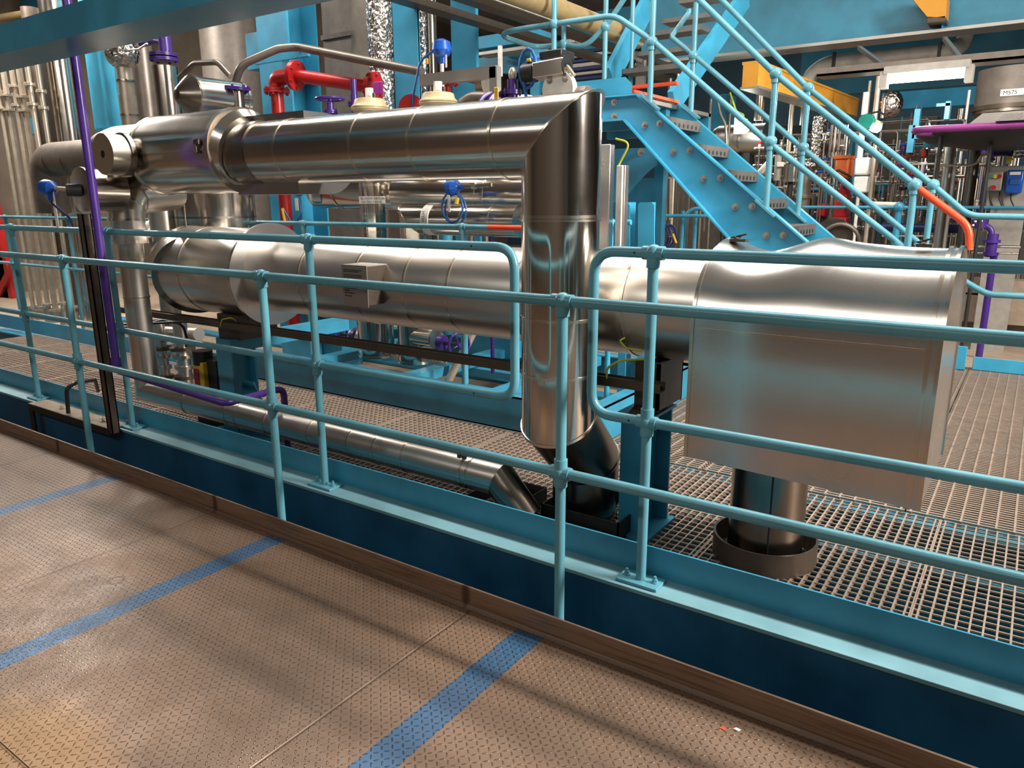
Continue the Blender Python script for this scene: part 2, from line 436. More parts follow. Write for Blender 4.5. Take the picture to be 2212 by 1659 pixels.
MB().tube(rounded([(xs, Yf, zt2), (xl, Yf, zt2), (xl, Yf, zm2), (xs, Yf, zm2)], .105, 8), R, 16).build('end_loop', 'blue', fl)
for z in (zt2, zm2): MB().seg((xs-.012, Yf-R-.001, z), (xs-.012, Yf-R+.004, z), .0035, n=8).build('set_screw', 'dark', fl)
for x in (-5.29, -4.15, -2.53): post(fl, x, Yf, zb, zt2, ((zt2, True), (zm2, False)), plate=True)
fr = thing('railing', 'blue railing with rounded loop end right of the riser, before the big box', 'railing', (-.5, Yf, zb))
xs2 = at(1383, 546, Y=Yf).x
MB().tube([(xs2, Yf, zt2), (2.6, Yf, zt2)], R).build('top_rail', 'blue', fr)
MB().tube([(xs2, Yf, zm2), (2.6, Yf, zm2)], R).build('mid_rail', 'blue', fr)
MB().tube(rounded([(xs2, Yf, zt2), (xr, Yf, zt2), (xr, Yf, zm2), (xs2, Yf, zm2)], .105, 8), R, 16).build('end_loop', 'blue', fr)
for z in (zt2, zm2): MB().seg((xs2-.012, Yf-R-.001, z), (xs2-.012, Yf-R+.004, z), .0035, n=8).build('set_screw', 'dark', fr)
for x in (-.962, .45): post(fr, x, Yf, zb, zt2, ((zt2, True), (zm2, False)), plate=True)
# ================================================================== insulated pipes in front
def band(root, c, d, r, w=.014, mat='band', name='seam_band'):
    return MB().ring(V(c)-V(d)*w/2, d, r-.002, r+.0035, w, 40).build(name, mat, root)
YP, RP = 2.55, .152; zP = H + .0885*YP; XR = -.6025*YP
up_ = thing('insulated_pipe', 'polished steel pipe running level above the railing, turning down as a riser', 'pipe', (XR, YP, G))
zk1 = at(1207, 905, Y=YP).z; XL2, YL2 = -1.588, 2.885; zk2 = at(1268, 990, Y=YL2).z
path = [(-3.95, YP, zP), (XR, YP, zP), (XR, YP, zk1), (XL2, YL2, zk2), (XL2, YL2, -.35)]
ns = mitre_normals(path)
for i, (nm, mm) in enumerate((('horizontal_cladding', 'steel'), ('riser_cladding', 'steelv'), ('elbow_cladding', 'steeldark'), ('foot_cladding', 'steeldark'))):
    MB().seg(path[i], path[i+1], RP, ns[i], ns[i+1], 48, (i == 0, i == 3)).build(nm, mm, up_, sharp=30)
def xat(px, py, Y): return at(px, py, Y=Y).x
for px, py in ((594, 330), (757, 315), (884, 305), (1060, 300)):
    band(up_, (xat(px, py, YP-RP*.9), YP, zP), (1, 0, 0), RP, .012)
for py in (470, 700, 826): band(up_, (XR, YP, at(1212, py, Y=YP-RP).z), (0, 0, 1), RP, .012)
c = at(1168, 826, Y=YP-RP-.004)
MB().box(c+V((-.006, -.008, -.012)), c+V((.012, .004, .012))).build('band_clip', 'band', up_)
band(up_, (XR, YP, at(1212, 478, Y=YP-RP).z), (0, 0, 1), RP+.002, .008)
# raised lips where the mitred sheets meet
def lip(root, p, d, n, r, mat='band', w=.012):
    p, d, n = V(p), V(d).normalized(), V(n).normalized(); m = MB()
    m.seg(p-d*w/2, p+d*w/2, r+.004, n, n, 48); return m.build('mitre_lip', mat, root)
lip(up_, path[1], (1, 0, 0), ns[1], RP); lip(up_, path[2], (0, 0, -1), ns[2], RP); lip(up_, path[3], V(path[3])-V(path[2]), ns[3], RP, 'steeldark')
# square deck collar round the riser foot
ca, cb = at(1142, 1104, Z=.05), at(1312, 1150, Z=.05)
rc = thing('deck_collar', 'dark square steel upstand round the foot of the riser pipe', 'collar', (XL2, YL2, G))
x0, x1 = ca.x, cb.x; y0, y1 = 2.68, 3.09
for lo, hi in (((x0, y0, G), (x0+.008, y1, .05)), ((x1-.008, y0, G), (x1, y1, .05)), ((x0, y0, G), (x1, y0+.008, .05)), ((x0, y1-.008, G), (x1, y1, .05))):
    MB().box(lo, hi).build('side_plate', 'dark', rc)
# valve cladding on the upper pipe
vb = thing('valve_cladding', 'wide polished steel drum shaped valve cladding at the left end of the upper pipe', 'cladding', (-3.8, YP, 1.35))
zV, RV = H + .0955*YP, .212
xa, xb = xat(277, 340, YP-RV), xat(447, 330, YP-RV)
MB().seg((xa, YP, zV), (xb, YP, zV), RV, n=56).build('drum', 'steel', vb, sharp=30)
xc = at(640, 330, Y=2.5).x; zt_, zb_ = H+.152*2.72, H+.0095*2.5
prof = [V((xb, 2.5, zb_)), V((xb, 2.70, zb_))] + arc((xb, 2.70, (zt_+zb_)/2), (0, 1, 0), (0, 0, 1), (zt_-zb_)/2, math.radians(-90), math.radians(90), 16) + [V((xb, 2.70, zt_)), V((xb, 2.56, zt_)), V((xb, 2.56, zb_+.1)), V((xb, 2.5, zb_+.1))]
MB().prism(prof, (xc-xb, 0, 0)).build('trough', 'box', vb, sharp=30)
zmid = zP
MB().seg((xb-.02, YP, zV), (xb+.01, YP, zV), RV+.004, n=56).build('end_rim', 'band', vb)
MB().seg((xb+.01, YP, zV), (xb+.05, YP, zV-.01), RV-.004, n=48, r1=RV-.03).build('end_face', 'steel', vb, sharp=30)
MB().seg((xb+.05, YP, zP), (xb+.20, YP, zP), RP+.006, n=48).build('end_collar', 'steeldark', vb, sharp=30)
MB().seg((xa-.006, YP, zV), (xa+.012, YP, zV), RV+.004, n=56).build('end_rim', 'band', vb)
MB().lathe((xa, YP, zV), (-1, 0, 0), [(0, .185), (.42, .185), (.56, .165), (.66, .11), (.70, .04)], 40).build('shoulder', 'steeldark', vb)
for px, py in ((283, 327), (428, 316)):
    c = at(px, py, Y=YP-RV-.004); m = MB().box(c+V((-.012, -.004, -.035)), c+V((.012, .006, .035))); m.box(c+V((-.02, -.012, .01)), c+V((.02, -.002, .03)))
    m.seg(c+V((-.0, -.012, -.03)), c+V((0, -.012, .0)), .006, n=8); m.build('toggle_latch', 'brown', vb)
m = MB().box((xa+.02, YP-RV-.0035, zV-.004), (xb-.02, YP-RV+.004, zV+.004)); m.build('lap_joint', 'band', vb)
# stub with a square hole, pointing at the walkway
sc = at(222, 333, Y=2.2)
st = MB().ring(sc, (0, 1, 0), .02, .108, .12, 40).build('stub', 'band', vb, sharp=30)
MB().seg(sc+V((0, .02, 0)), sc+V((0, .03, 0)), .09, n=24).build('dark_socket', 'dark', vb)
MB().ring(sc+V((0, .10, 0)), (0, 1, 0), .10, .118, .025, 40).build('stub_rim', 'steeldark', vb)
# lower left valve drum with the blue transmitter
ld = thing('valve_cladding', 'bright steel drum with white end cap and blue sensor, below the wide drum', 'cladding', (-4.2, 2.4, 1.3))
lc = at(180, 411, Y=2.2); RL = .122
MB().seg(lc, lc+V((0, .20, 0)), RL, n=48).build('drum', 'steel', ld, sharp=30)
MB().lathe(lc+V((0, -.012, 0)), (0, 1, 0), [(0, RL*.96), (.004, RL+.004), (.02, RL+.004)], 40).build('end_cap', 'box', ld)
h0 = lc + V((0, -.012, .0))
hd = at(108, 406, Y=2.13)
MB().seg(h0+V((0, .012, 0)), h0+V((-.05, -.05, 0)), .034, n=16).build('gland', 'dark', ld)
MB().tube([h0, hd], .013, 10).build('sensor_stem', 'cream', ld)
hm = MB(); dd = (hd-h0).normalized(); hm.lathe(hd-dd*.045, dd, [(0, .014), (.012, .02), (.03, .042), (.075, .047), (.095, .04), (.105, .015)], 20)
hm.seg(hd+V((0, 0, -.02)), hd+V((0, .0, -.07)), .02, n=12).build('sensor_head', 'bluehead', ld)
tg = at(118, 450, Y=2.13); MB().box(tg+V((-.014, 0, -.11)), tg+V((.016, .003, .10))).build('name_tag', 'white', ld)
MB().tube(rounded([hd+V((0, 0, -.07)), at(113, 440, Y=2.13), at(150, 470, Y=2.12), at(158, 490, Y=2.12)], .04), .006, 8).build('sensor_cable', 'navy', ld)
# drop pipe down to the grating and along it
RT = .0735; YT = 2.45; xv = -1.83*YT; zT = H - .476*YT
dp = thing('insulated_pipe', 'slim steel pipe dropping beside the purple pipe and running low along the grating', 'pipe', (-3, YT, G))
pe = at(1080, 1013, Y=YT); zj = at(290, 487, Y=YT).z
MB().seg((xv, YT, zj), (xv, YT, zT), RT, (0, 0, -1), (1, 0, -1), 32, (True, False)).build('drop_cladding', 'steel2', dp, sharp=30)
MB().seg((xv, YT, zT), (pe.x, YT, zT), RT, (1, 0, -1), (1.9, 0, -.75), 36, (False, False)).build('run_cladding', 'steel2', dp, sharp=30)
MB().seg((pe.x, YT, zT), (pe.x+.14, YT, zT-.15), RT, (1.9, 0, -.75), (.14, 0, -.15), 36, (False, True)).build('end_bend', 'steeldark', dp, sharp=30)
MB().seg((pe.x+.14, YT, zT-.15), (pe.x+.17, YT, zT-.4), RT*.9, n=24).build('spigot', 'dark', dp)
for px, py in ((390, 872), (480, 890), (502, 895), (566, 912), (660, 925), (745, 945), (800, 955), (862, 968), (990, 1010), (1003, 1012)):
    band(dp, (xat(px, py, YT-RT), YT, zT), (1, 0, 0), RT, .008)
for py in (560, 640): band(dp, (xv, YT, at(290, py, Y=YT).z), (0, 0, 1), RT, .008)
for px, py in ((994, 985), (1004, 988)):
    c = at(px, py, Y=YT-RT*.55); MB().box(c+V((-.008, -.012, -.006)), c+V((.01, .0, .012))).build('band_clip', 'brown', dp)
# fat elbow joining the lower valve drum to the drop pipe
RE = .1; ec = V((xv, YT, zj))
eb_ = rounded([ec+V((0, 0, -.10)), ec+V((0, 0, .155)), at(372, 420, Y=2.95)], .24, 5)
el = MB(); nn = mitre_normals(eb_)
for i in range(len(eb_)-1): el.seg(eb_[i], eb_[i+1], RE, nn[i], nn[i+1], 36, (i == 0, i == len(eb_)-2))
el.build('lobster_elbow', 'steel2', dp, sharp=20)
for i in range(1, len(eb_)-1, 2):
    d = (eb_[i+1]-eb_[i]).normalized(); MB().seg(eb_[i]-d*.006, eb_[i]+d*.006, RE+.004, nn[i], nn[i], 36).build('seam_band', 'band', dp)
band(dp, ec+V((0, 0, -.095)), (0, 0, 1), RE, .02)
sq = [at(u, v, Z=.03) for u, v in ((1127, 1082), (1177, 1052))]
dc = thing('deck_collar', 'dark square steel upstand round the end of the slim low pipe', 'collar', (pe.x+.15, YT, G))
x1 = (sq[0].x+sq[1].x)/2+.01; x0 = x1-.27; y0, y1 = 2.36, sq[1].y
for lo, hi in (((x0, y0, G), (x0+.006, y1, .03)), ((x1-.006, y0, G), (x1, y1, .03)), ((x0, y0, G), (x1, y0+.006, .03)), ((x0, y1-.006, G), (x1, y1, .03))):
    MB().box(lo, hi).build('side_plate', 'dark', dc)
# ------------------------------------------------------------------ the fat lower pipe and its box
YQ, RQ = 2.93, .217; zQ = H - .1505*YQ
lp = thing('insulated_pipe', 'fat dull steel pipe running level from the disc flange into the big box', 'pipe', (-2, YQ, zQ-RQ))
xd = at(553, 600, Y=YQ-.2).x - .1
MB().seg((xd, YQ, zQ), (-.9, YQ, zQ), RQ, n=56).build('run_cladding', 'steel2', lp, sharp=30)
for px, py in ((640, 580), (760, 600), (868, 620), (962, 640), (1105, 640), (1340, 650)):
    band(lp, (xat(px, py, YQ-RQ), YQ, zQ), (1, 0, 0), RQ, .011)
MB().seg((xd-.02, YQ, zQ), (xd, YQ, zQ), .305, n=56).build('disc_flange', 'box', lp, sharp=30)
MB().seg((xd-.035, YQ, zQ), (xd-.02, YQ, zQ), .29, n=56).build('flange_rim', 'band', lp)
MB().seg((xd-.80, YQ, zQ), (xd-.035, YQ, zQ), .272, n=56, caps=(True, True)).build('end_drum', 'steel2', lp, sharp=30)
band(lp, (xd-.58, YQ, zQ), (1, 0, 0), .272, .014)
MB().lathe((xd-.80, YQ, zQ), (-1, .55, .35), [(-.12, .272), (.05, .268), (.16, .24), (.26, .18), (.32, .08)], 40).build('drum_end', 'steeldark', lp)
MB().box((xd, YQ-.306, zQ-.0035), (xd+.002, YQ-RQ, zQ+.0035)).build('lap_joint', 'band', lp)
bx = thing('insulation_box', 'big arched satin steel box round the right end of the fat lower pipe', 'box', (-.6, YQ, .42))
X0, X1, YB0, YB1 = -1.0, -.205, 2.6, 3.26
zc, za = H-.46, .295
def archp(k, n=22):             # point k of the arch, front bottom -> top -> back bottom
    a = math.pi*(1-k/n); return V((0, YQ+.33*math.cos(a), zc+za*math.sin(a)))
def zbot(x): return .437 - .03*(x-X0)/(X1-X0)
m = MB(); nx, na = 26, 22; vs = []; fs = []
for i in range(nx+1):
    f = i/nx; x = X0+(X1-X0)*f
    sag = -.030*math.exp(-((f-.20)/.12)**2) + .016*math.exp(-((f-.47)/.09)**2) + .014*math.exp(-((f-.02)/.06)**2) - .006*math.sin(f*9)
    row = [V((x, YB0, zbot(x))), V((x, YB0, zc-.2)), V((x, YB0, zc-.1))]
    for k in range(na+1):
        p = archp(k); p.x = x; w = max(0, math.sin(math.pi*k/na))**3; p.z += sag*w; row.append(p)
    row += [V((x, YB1, zc-.1)), V((x, YB1, zbot(x)))]
    vs += row; L = len(row)
for i in range(nx):
    for k in range(L-1): fs.append((i*L+k, (i+1)*L+k, (i+1)*L+k+1, i*L+k+1))
    fs.append((i*L+L-1, (i+1)*L+L-1, (i+1)*L, i*L))
fs += [tuple(range(L)), tuple(range((nx+1)*L-1, nx*L-1, -1))]
m.add(vs, fs).build('casing', 'box', bx, sharp=40)
for x, e in ((X0, .006), (X1, .006), (X1-.03, .004)):
    m = MB(); pr = [V((x, YB0-e, zbot(x)))]
    for k in range(na+1):
        p = archp(k); q = V((x, YQ+(p.y-YQ)*(1+e/.33), zc+(p.z-zc)*(1+e/.3))); pr.append(q)
    pr.append(V((x, YB1+e, zbot(x))))
    inn = [V((x, YQ+(q.y-YQ)*.97, zc+(q.z-zc)*.97)) for q in pr[1:-1]]; inn = [V((x, YB0+.008, zbot(x)))] + inn + [V((x, YB1-.008, zbot(x)))]
    n = len(pr); vv = []; 
    for dx in (-.006, .006): vv += [q+V((dx, 0, 0)) for q in pr] + [q+V((dx, 0, 0)) for q in inn]
    ff = []
    for k in range(n-1):
        ff += [(k, k+1, 2*n+k+1, 2*n+k), (n+k, 3*n+k, 3*n+k+1, n+k+1), (k, n+k, n+k+1, k+1), (2*n+k, 2*n+k+1, 3*n+k+1, 3*n+k)]
    m.add(vv, ff).build('edge_rim', 'band', bx)
m = MB().box((X0+.02, YB0-.004, zc-.012), (X1-.04, YB0+.003, zc+.0)); m.build('lap_joint', 'band', bx)
for px, py, sx in ((1597, 510, 1), (1998, 524, .8)):
    c = at(px, py, Y=YQ-.05); c.z = zc+za+.012
    m = MB().box(c+V((-.03*sx, -.02, -.012)), c+V((.03*sx, .02, -.002))); m.bar(c+V((-.03*sx, 0, .002)), c+V((.028*sx, .0, .016)), .012, .006); m.seg(c+V((-.012, -.02, .004)), c+V((-.012, .02, .004)), .005, n=8)
    m.bar(c+V((.0, -.025, -.002)), c+V((.0, .03, .012)), .01, .005); m.build('toggle_latch', 'brown', bx)
xD = -.262*YQ; RD = .147
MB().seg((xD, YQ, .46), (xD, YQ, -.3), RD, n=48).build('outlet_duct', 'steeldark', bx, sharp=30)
MB().bar((xD+.05, YQ-RD*.945, .40), (xD+.05, YQ-RD*.945, -.02), .006, .004, (0, 1, 0)).build('duct_seam', 'dark', bx)
cr = MB().ring((xD, YQ, G), (0, 0, 1), .196, .205, .095, 56).build('deck_collar', 'brown', sharp=30)
tag(cr, 'round rusty steel ring standing on the grating around the duct under the big box', 'collar')
# nameplate bracket on the fat pipe
a, b = at(738, 571, Y=2.615), at(797, 665, Y=2.615)
npb = thing('nameplate_bracket', 'stand-off nameplate bracket fixed on the front of the fat lower pipe', 'nameplate', (a.x, 2.62, b.z))
MB().box((a.x, 2.612, b.z), (b.x, 2.616, a.z)).build('plate', 'galv', npb)
MB().box((b.x-.004, 2.616, b.z+.01), (b.x, 2.77, a.z-.006)).build('side_flange', 'brown', npb)
MB().box((a.x, 2.616, a.z-.005), (b.x, 2.76, a.z)).build('top_flange', 'galv', npb)
m = MB(); hh = a.z-b.z; ww = b.x-a.x
for k, (f, w) in enumerate(((.12, .72), (.16, .6), (.24, .75), (.285, .7), (.5, .35), (.56, .5), (.62, .2), (.68, .4), (.75, .3))):
    z = a.z-hh*f; m.box((a.x+ww*.08, 2.6108, z-.0022), (a.x+ww*(.08+w), 2.612, z+.0022))
m.build('engraved_lines', 'ink', npb)
# ------------------------------------------------------------------ supports under the fat pipe
def isec(m, x0, x1, y0, y1, z0, z1, t=.012):
    m.box((x0, y0, z0), (x1, y0+t, z1)); m.box((x0, y1-t, z0), (x1, y1, z1)); m.box(((x0+x1)/2-t/2, y0+t, z0), ((x0+x1)/2+t/2, y1-t, z1)); return m
sp = thing('pipe_support', 'blue steel post carrying the fat lower pipe, standing between the riser and the big box', 'support', (-1.3, 2.9, G))
isec(MB(), -1.372, -1.236, 2.8, 3.03, G, .497).build('post', 'beamblue', sp)
MB().box((-1.40, 2.76, G), (-1.21, 3.06, G+.012)).build('base_plate', 'beamblue', sp)
MB().box((-1.385, 2.79, .497), (-1.222, 3.04, .509)).build('cap_plate', 'beamblue', sp)
MB().prism([(-1.33, 2.76, .509), (-1.25, 2.76, .509), (-1.27, 2.79, .545), (-1.31, 2.79, .545)], (0, .26, 0)).build('slide_shoe', 'brown', sp)
isec(MB(), -1.315, -1.205, 2.8, 3.05, .53, .74, .01).build('saddle', 'brown', sp)
MB().box((-1.22, 2.8, .535), (-1.205, 3.05, .735)).build('saddle_side', 'duct', sp)
sl = thing('pipe_support', 'blue steel post and brown saddle under the disc flange end of the fat lower pipe', 'support', (-4.3, 2.85, G))
p = at(467, 760, Y=2.72); q = at(494, 760, Y=2.72)
isec(MB(), p.x, q.x+.02, 2.72, 2.9, G, p.z+.02).build('post', 'beamblue', sl)
MB().bar((q.x-.05, 2.72, p.z+.05), (q.x-.05, 3.7, p.z+.05), .14, .08).build('cross_beam', 'beamblue', sl)
g = at(512, 853, Y=2.72); MB().prism([(q.x+.02, 2.78, G), (q.x+.30, 2.78, G), (q.x+.30, 2.78, .03), (q.x+.13, 2.78, .30), (q.x+.02, 2.78, .30)], (0, .012, 0)).build('gusset', 'beamblue', sl)
MB().box((p.x-.06, 2.66, G), (q.x+.33, 2.95, G+.02)).build('base_plate', 'beamblue', sl)
a, b = at(468, 675, Y=2.78), at(520, 736, Y=2.78)
MB().box((a.x, 2.78, b.z), (b.x, 3.06, zQ-.25)).build('saddle', 'brown', sl)
MB().tube(rounded([at(476, 705, Y=2.705), at(480, 690, Y=2.70), at(500, 686, Y=2.70), at(512, 695, Y=2.74)], .03), .004, 8).build('earth_strap', 'greenyellow', sl)
# cable tray behind the riser
zt0 = .688
ct = thing('cable_channel', 'dark brown steel channel running level behind the riser below the fat lower pipe', 'channel', (-3, 2.73, .65))
xe = at(1430, 840, Y=2.73).x; xs_ = at(262, 690, Y=2.73).x
m = MB(); m.box((xs_, 2.706, .636), (xe, 2.711, .674)); m.box((xs_, 2.711, .636), (xe, 2.765, .641)); m.box((xs_, 2.76, .641), (xe, 2.765, .674)); m.box((xs_, 2.711, .669), (xe, 2.725, .674))
m.build('channel', 'brown', ct)
MB().tube([(xs_, 2.74, .65), (xe-.03, 2.74, .65)], .008, 8).build('cable', 'dark', ct)
MB().tube(rounded([at(205, 708, Y=2.42), at(300, 706, Y=2.55), at(350, 692, Y=2.66), at(395, 700, Y=2.70), at(403, 728, Y=2.74), at(402, 748, Y=2.78)], .06), .009, 8).build('cable', 'navy', ct)
MB().tube(rounded([at(205, 704, Y=2.44), at(300, 700, Y=2.56), at(420, 694, Y=2.69), at(500, 704, Y=2.74)], .06), .008, 8).build('cable', 'dark', ct)
MB().tube(rounded([at(1392, 776, Y=2.78), at(1340, 778, Y=2.72), at(1310, 795, Y=2.70), at(1311, 818, Y=2.71), at(1316, 828, Y=2.72)], .05), .005, 8).build('earth_strap', 'greenyellow', ct)
MB().tube(rounded([at(1385, 758, Y=2.74), at(1352, 752, Y=2.69), at(1338, 736, Y=2.68), at(1350, 730, Y=2.70)], .03), .004, 8).build('earth_strap', 'greenyellow', lp)
# strut bracket bolted on the edge beam at the left
sb = thing('strut_bracket', 'brown channel strut standing on a bolted angle on the edge beam beside the purple pipe', 'bracket', (-4.3, 2.05, .127))
t0, t1 = at(186, 462, Y=2.03), at(238, 936, Y=2.03)
m = MB(); xw = .027
for lo, hi in (((t1.x-xw, 2.03, t1.z), (t1.x-xw+.006, 2.075, t0.z)), ((t1.x-xw, 2.069, t1.z), (t1.x+xw, 2.075, t0.z)), ((t1.x-.012, 2.03, t1.z), (t1.x+xw, 2.036, t0.z)), ((t1.x+xw-.006, 2.03, t1.z), (t1.x+xw, 2.075, t0.z))): m.box(lo, hi)
m.build('strut', 'brown', sb)
a, b = at(70, 878, Y=2.06), at(232, 925, Y=2.06)
MB().box((a.x, 2.04, .1285), (t1.x-xw, 2.15, .137)).build('angle_plate', 'concrete', sb)
MB().box((a.x, 2.036, .095), (t1.x-xw, 2.042, .137)).build('angle_lip', 'dark', sb)
MB().box((a.x, 2.036, -.2), (a.x+.05, 2.05, .095)).build('leg', 'dark', sb)
for px, py in ((123, 880), (222, 905)):
    c = at(px, py, Z=.15); m = MB().hexbolt((c.x, 2.10, .137), (0, 0, 1), .009, .012); m.box((c.x-.012, 2.085, .155), (c.x+.02, 2.115, .159)); m.build('bolt', 'band', sb)
MB().tube(rounded([(at(146, 886, Y=2.07).x, 2.07, .1), at(143, 840, Y=2.07), at(160, 828, Y=2.12), at(205, 820, Y=2.4), at(212, 845, Y=2.5)], .05), .012, 10).build('black_hose', 'black', sb)
# purple pipe
pu = thing('purple_pipe', 'long thin purple pipe dropping past the wide drum and bending along the grating', 'pipe', (-4, 2.1, G))
t0, t1 = at(163, 90, Y=2.06), at(253, 800, Y=2.06)
t0.x = t1.x; t0.z += .5; e1 = at(487, 872, Y=2.2); e2 = at(612, 838, Y=2.58); e3 = V((e2.x, 2.58, G-.1))
RPU = .0215
MB().tube([t0, t1+V((0, 0, .02))], RPU, 14).build('drop', 'purple', pu)
MB().tube(rounded([t1+V((0, 0, .03)), t1, e1, e2, e3], .05), RPU*.85, 14).build('run', 'purple', pu)
MB().ring(t1+V((0, 0, .02)), (0, 0, 1), RPU*.8, RPU*1.2, .05, 20).build('coupling', 'purple', pu)
cl = MB().ring((e3.x, 2.58, G+.03), (0, 0, 1), .02, .03, .02, 16); cl.box((e3.x+.02, 2.565, G+.02), (e3.x+.07, 2.595, G+.06)); cl.build('clip', 'yellowtag', pu)
# near overhead beam (top left corner)
ob = thing('overhead_beam', 'blue beam crossing the top left corner overhead, closest to the walkway', 'beam', (-3, 1.86, H+.68))
MB().box((-11, 1.75, H+.668), (2.5, 1.985, H+.68)).build('flange', 'beamblue', ob)
MB().box((-11, 1.75, H+.68), (2.5, 1.762, H+.777)).build('web', 'beamblue', ob)
MB().box((-11, 1.75, H+.777), (2.5, 1.985, H+.789)).build('flange', 'beamblue', ob)
# ================================================================== helpers for what stands behind
def dep(p): return (V(p)-V((0, 0, H))).dot(fw)
def rad(p, w): return w/2*dep(p)/F
def vcyl(px, py0, py1, Y, w, name, mat, label=None, cat=None, group=None, parent=None, pyr=None, z0=None, z1=None, n=24, r=None):
    """upright pipe whose axis passes (px, pyr); spans py0 (top) to py1 (bottom) or z0..z1; w px wide"""
    p = at(px, pyr if pyr is not None else (py0+py1)/2, Y=Y); rr = r or rad(p, w)
    za = at(px, py0, Y=Y).z if z1 is None else z1; zb_ = at(px, py1, Y=Y).z if z0 is None else z0
    o = MB().seg((p.x, Y, zb_), (p.x, Y, za), rr, n=n).build(name, mat, parent, sharp=30)
    if label: tag(o, label, cat, group)
    return o, V((p.x, Y, (za+zb_)/2)), rr
def pipe(pts, w, name, mat, label=None, cat=None, group=None, parent=None, bend=.12, n=16):
    P = [at(u, v, Y=y) for u, v, y in pts]; r = rad(P[0], w)
    o = MB().tube(rounded(P, bend) if len(P) > 2 else P, r, n).build(name, mat, parent)
    if label: tag(o, label, cat, group)
    return o
def fr_box(px0, py0, px1, py1, Y, d, name, mat, label=None, cat=None, group=None, parent=None, bevel=0.004):
    a, b = at(px0, py0, Y=Y), at(px1, py1, Y=Y); c = at((px0+px1)/2, (py0+py1)/2, Y=Y)
    xa_, xb_ = at(px0, (py0+py1)/2, Y=Y).x, at(px1, (py0+py1)/2, Y=Y).x
    za_, zb_ = at((px0+px1)/2, py0, Y=Y).z, at((px0+px1)/2, py1, Y=Y).z
    o = MB().box((xa_, Y, zb_), (xb_, Y+d, za_)).build(name, mat, parent, bevel=bevel)
    if label: tag(o, label, cat, group)
    return o
def text(s, p, h, nrm, parent, name='lettering', mat='ink', xdir=None):
    """raised lettering s, letter height h, bottom left at p, facing nrm"""
    cu = bpy.data.curves.new('txt', 'FONT'); cu.body = s; cu.size = h*1.38; cu.extrude = .0006
    t = bpy.data.objects.new('txt', cu); COL.objects.link(t); bpy.context.view_layer.update()
    me = bpy.data.meshes.new_from_object(t.evaluated_get(bpy.context.evaluated_depsgraph_get()))
    bpy.data.objects.remove(t)
    z = V(nrm).normalized(); x = V(xdir).normalized() if xdir else V((0, 0, 1)).cross(z).normalized(); y = z.cross(x)
    org = V((0, 0, 0)); q = parent
    while q is not None: org += q.location; q = q.parent
    for v in me.vertices: v.co = V(p) + x*v.co.x + y*v.co.y + z*v.co.z - org
    me.materials.clear(); me.materials.append(mt[mat]); me.name = name
    o = bpy.data.objects.new(name, me); COL.objects.link(o); o.parent = parent
    return o, me
def flange(root, c, d, r, mat, nb=6, name='flange', t=.012):
    c, d = V(c), V(d).normalized(); m = MB().seg(c-d*t, c-d*.001, r, n=24).seg(c+d*.001, c+d*t, r, n=24)
    d_, u, w = basis(d)
    for i in range(nb):
        a = 2*math.pi*(i+.5)/nb; q = c+(u*math.cos(a)+w*math.sin(a))*r*.8
        m.seg(q-d*t*1.9, q+d*t*1.9, r*.11, n=6)
    return m.build(name, mat, root)
def handwheel(root, c, d, r, mat, name='handwheel'):
    d_, u, w = basis(d); c = V(c); pts = [c+(u*math.cos(a)+w*math.sin(a))*r for a in [2*math.pi*i/24 for i in range(25)]]
    m = MB().tube(pts, r*.11, 8, False)
    for i in range(4):
        a = math.pi*i/2+.4; m.tube([c, c+(u*math.cos(a)+w*math.sin(a))*r], r*.07, 6)
    m.seg(c-d_*r*.2, c+d_*r*.2, r*.18, n=12); return m.build(name, mat, root)
# ================================================================== skid, rails and vessels behind the fat pipe
YS = 3.75
sk = thing('equipment_skid', 'low blue steel skid frame on the grating behind the fat lower pipe', 'skid', (-3.6, 4.4, G))
m = MB().box((-5.35, YS, G), (-2.0, YS+.01, .181)); m.box((-5.35, YS, .171), (-2.0, YS+.11, .181)); m.box((-5.35, YS, G), (-2.0, YS+.1, G+.01)); m.build('front_channel', 'beamblue', sk)
m = MB().box((-2.01, YS, G), (-2.0, 5.3, .181)); m.box((-2.1, YS, .171), (-2.0, 5.3, .181)); m.build('side_channel', 'beamblue', sk)
m = MB().box((-5.35, 5.29, G), (-2.0, 5.3, .181)); m.box((-5.35, 5.2, .171), (-2.0, 5.3, .181)); m.build('back_channel', 'beamblue', sk)
for x in (-4.6, -3.6, -2.8): MB().box((x-.06, YS+.11, .10), (x+.06, 5.2, .17)).build('cross_member', 'beamblue', sk)
lk = MB().box((-11, YS, G), (-5.36, YS+.01, .11)).build('toe_plate', 'stairblue'); tag(lk, 'blue toe plate along the back edge of the grating at the far left', 'toe plate')
Y3, zt3 = 3.86, H-.046*3.86
t3 = thing('railing', 'bright blue railing with one orange end behind the fat lower pipe', 'railing', (-4, Y3, .18))
xo = at(1055, 494, Y=Y3).x; xe3 = at(1150, 496, Y=Y3).x
MB().tube([(-11, Y3, zt3), (xo, Y3, zt3)], R).build('top_rail', 'blue', t3)
o = MB().tube([(xo, Y3, zt3), (xe3, Y3, zt3)], R*1.04).build('painted_end', 'orange', t3); o['label'] = 'orange painted end of the rail'
MB().tube([(-11, Y3, .70), (xe3, Y3, .70)], R).build('mid_rail', 'blue', t3)
for px in (655, 998): post(t3, at(px, 488, Y=Y3).x, Y3, .18, zt3, ((zt3, True), (.70, False)), 'blue')
for px in (10, 145): post(t3, at(px, 465, Y=Y3).x, Y3, G, zt3, ((zt3, True), (.70, False)), 'blue')
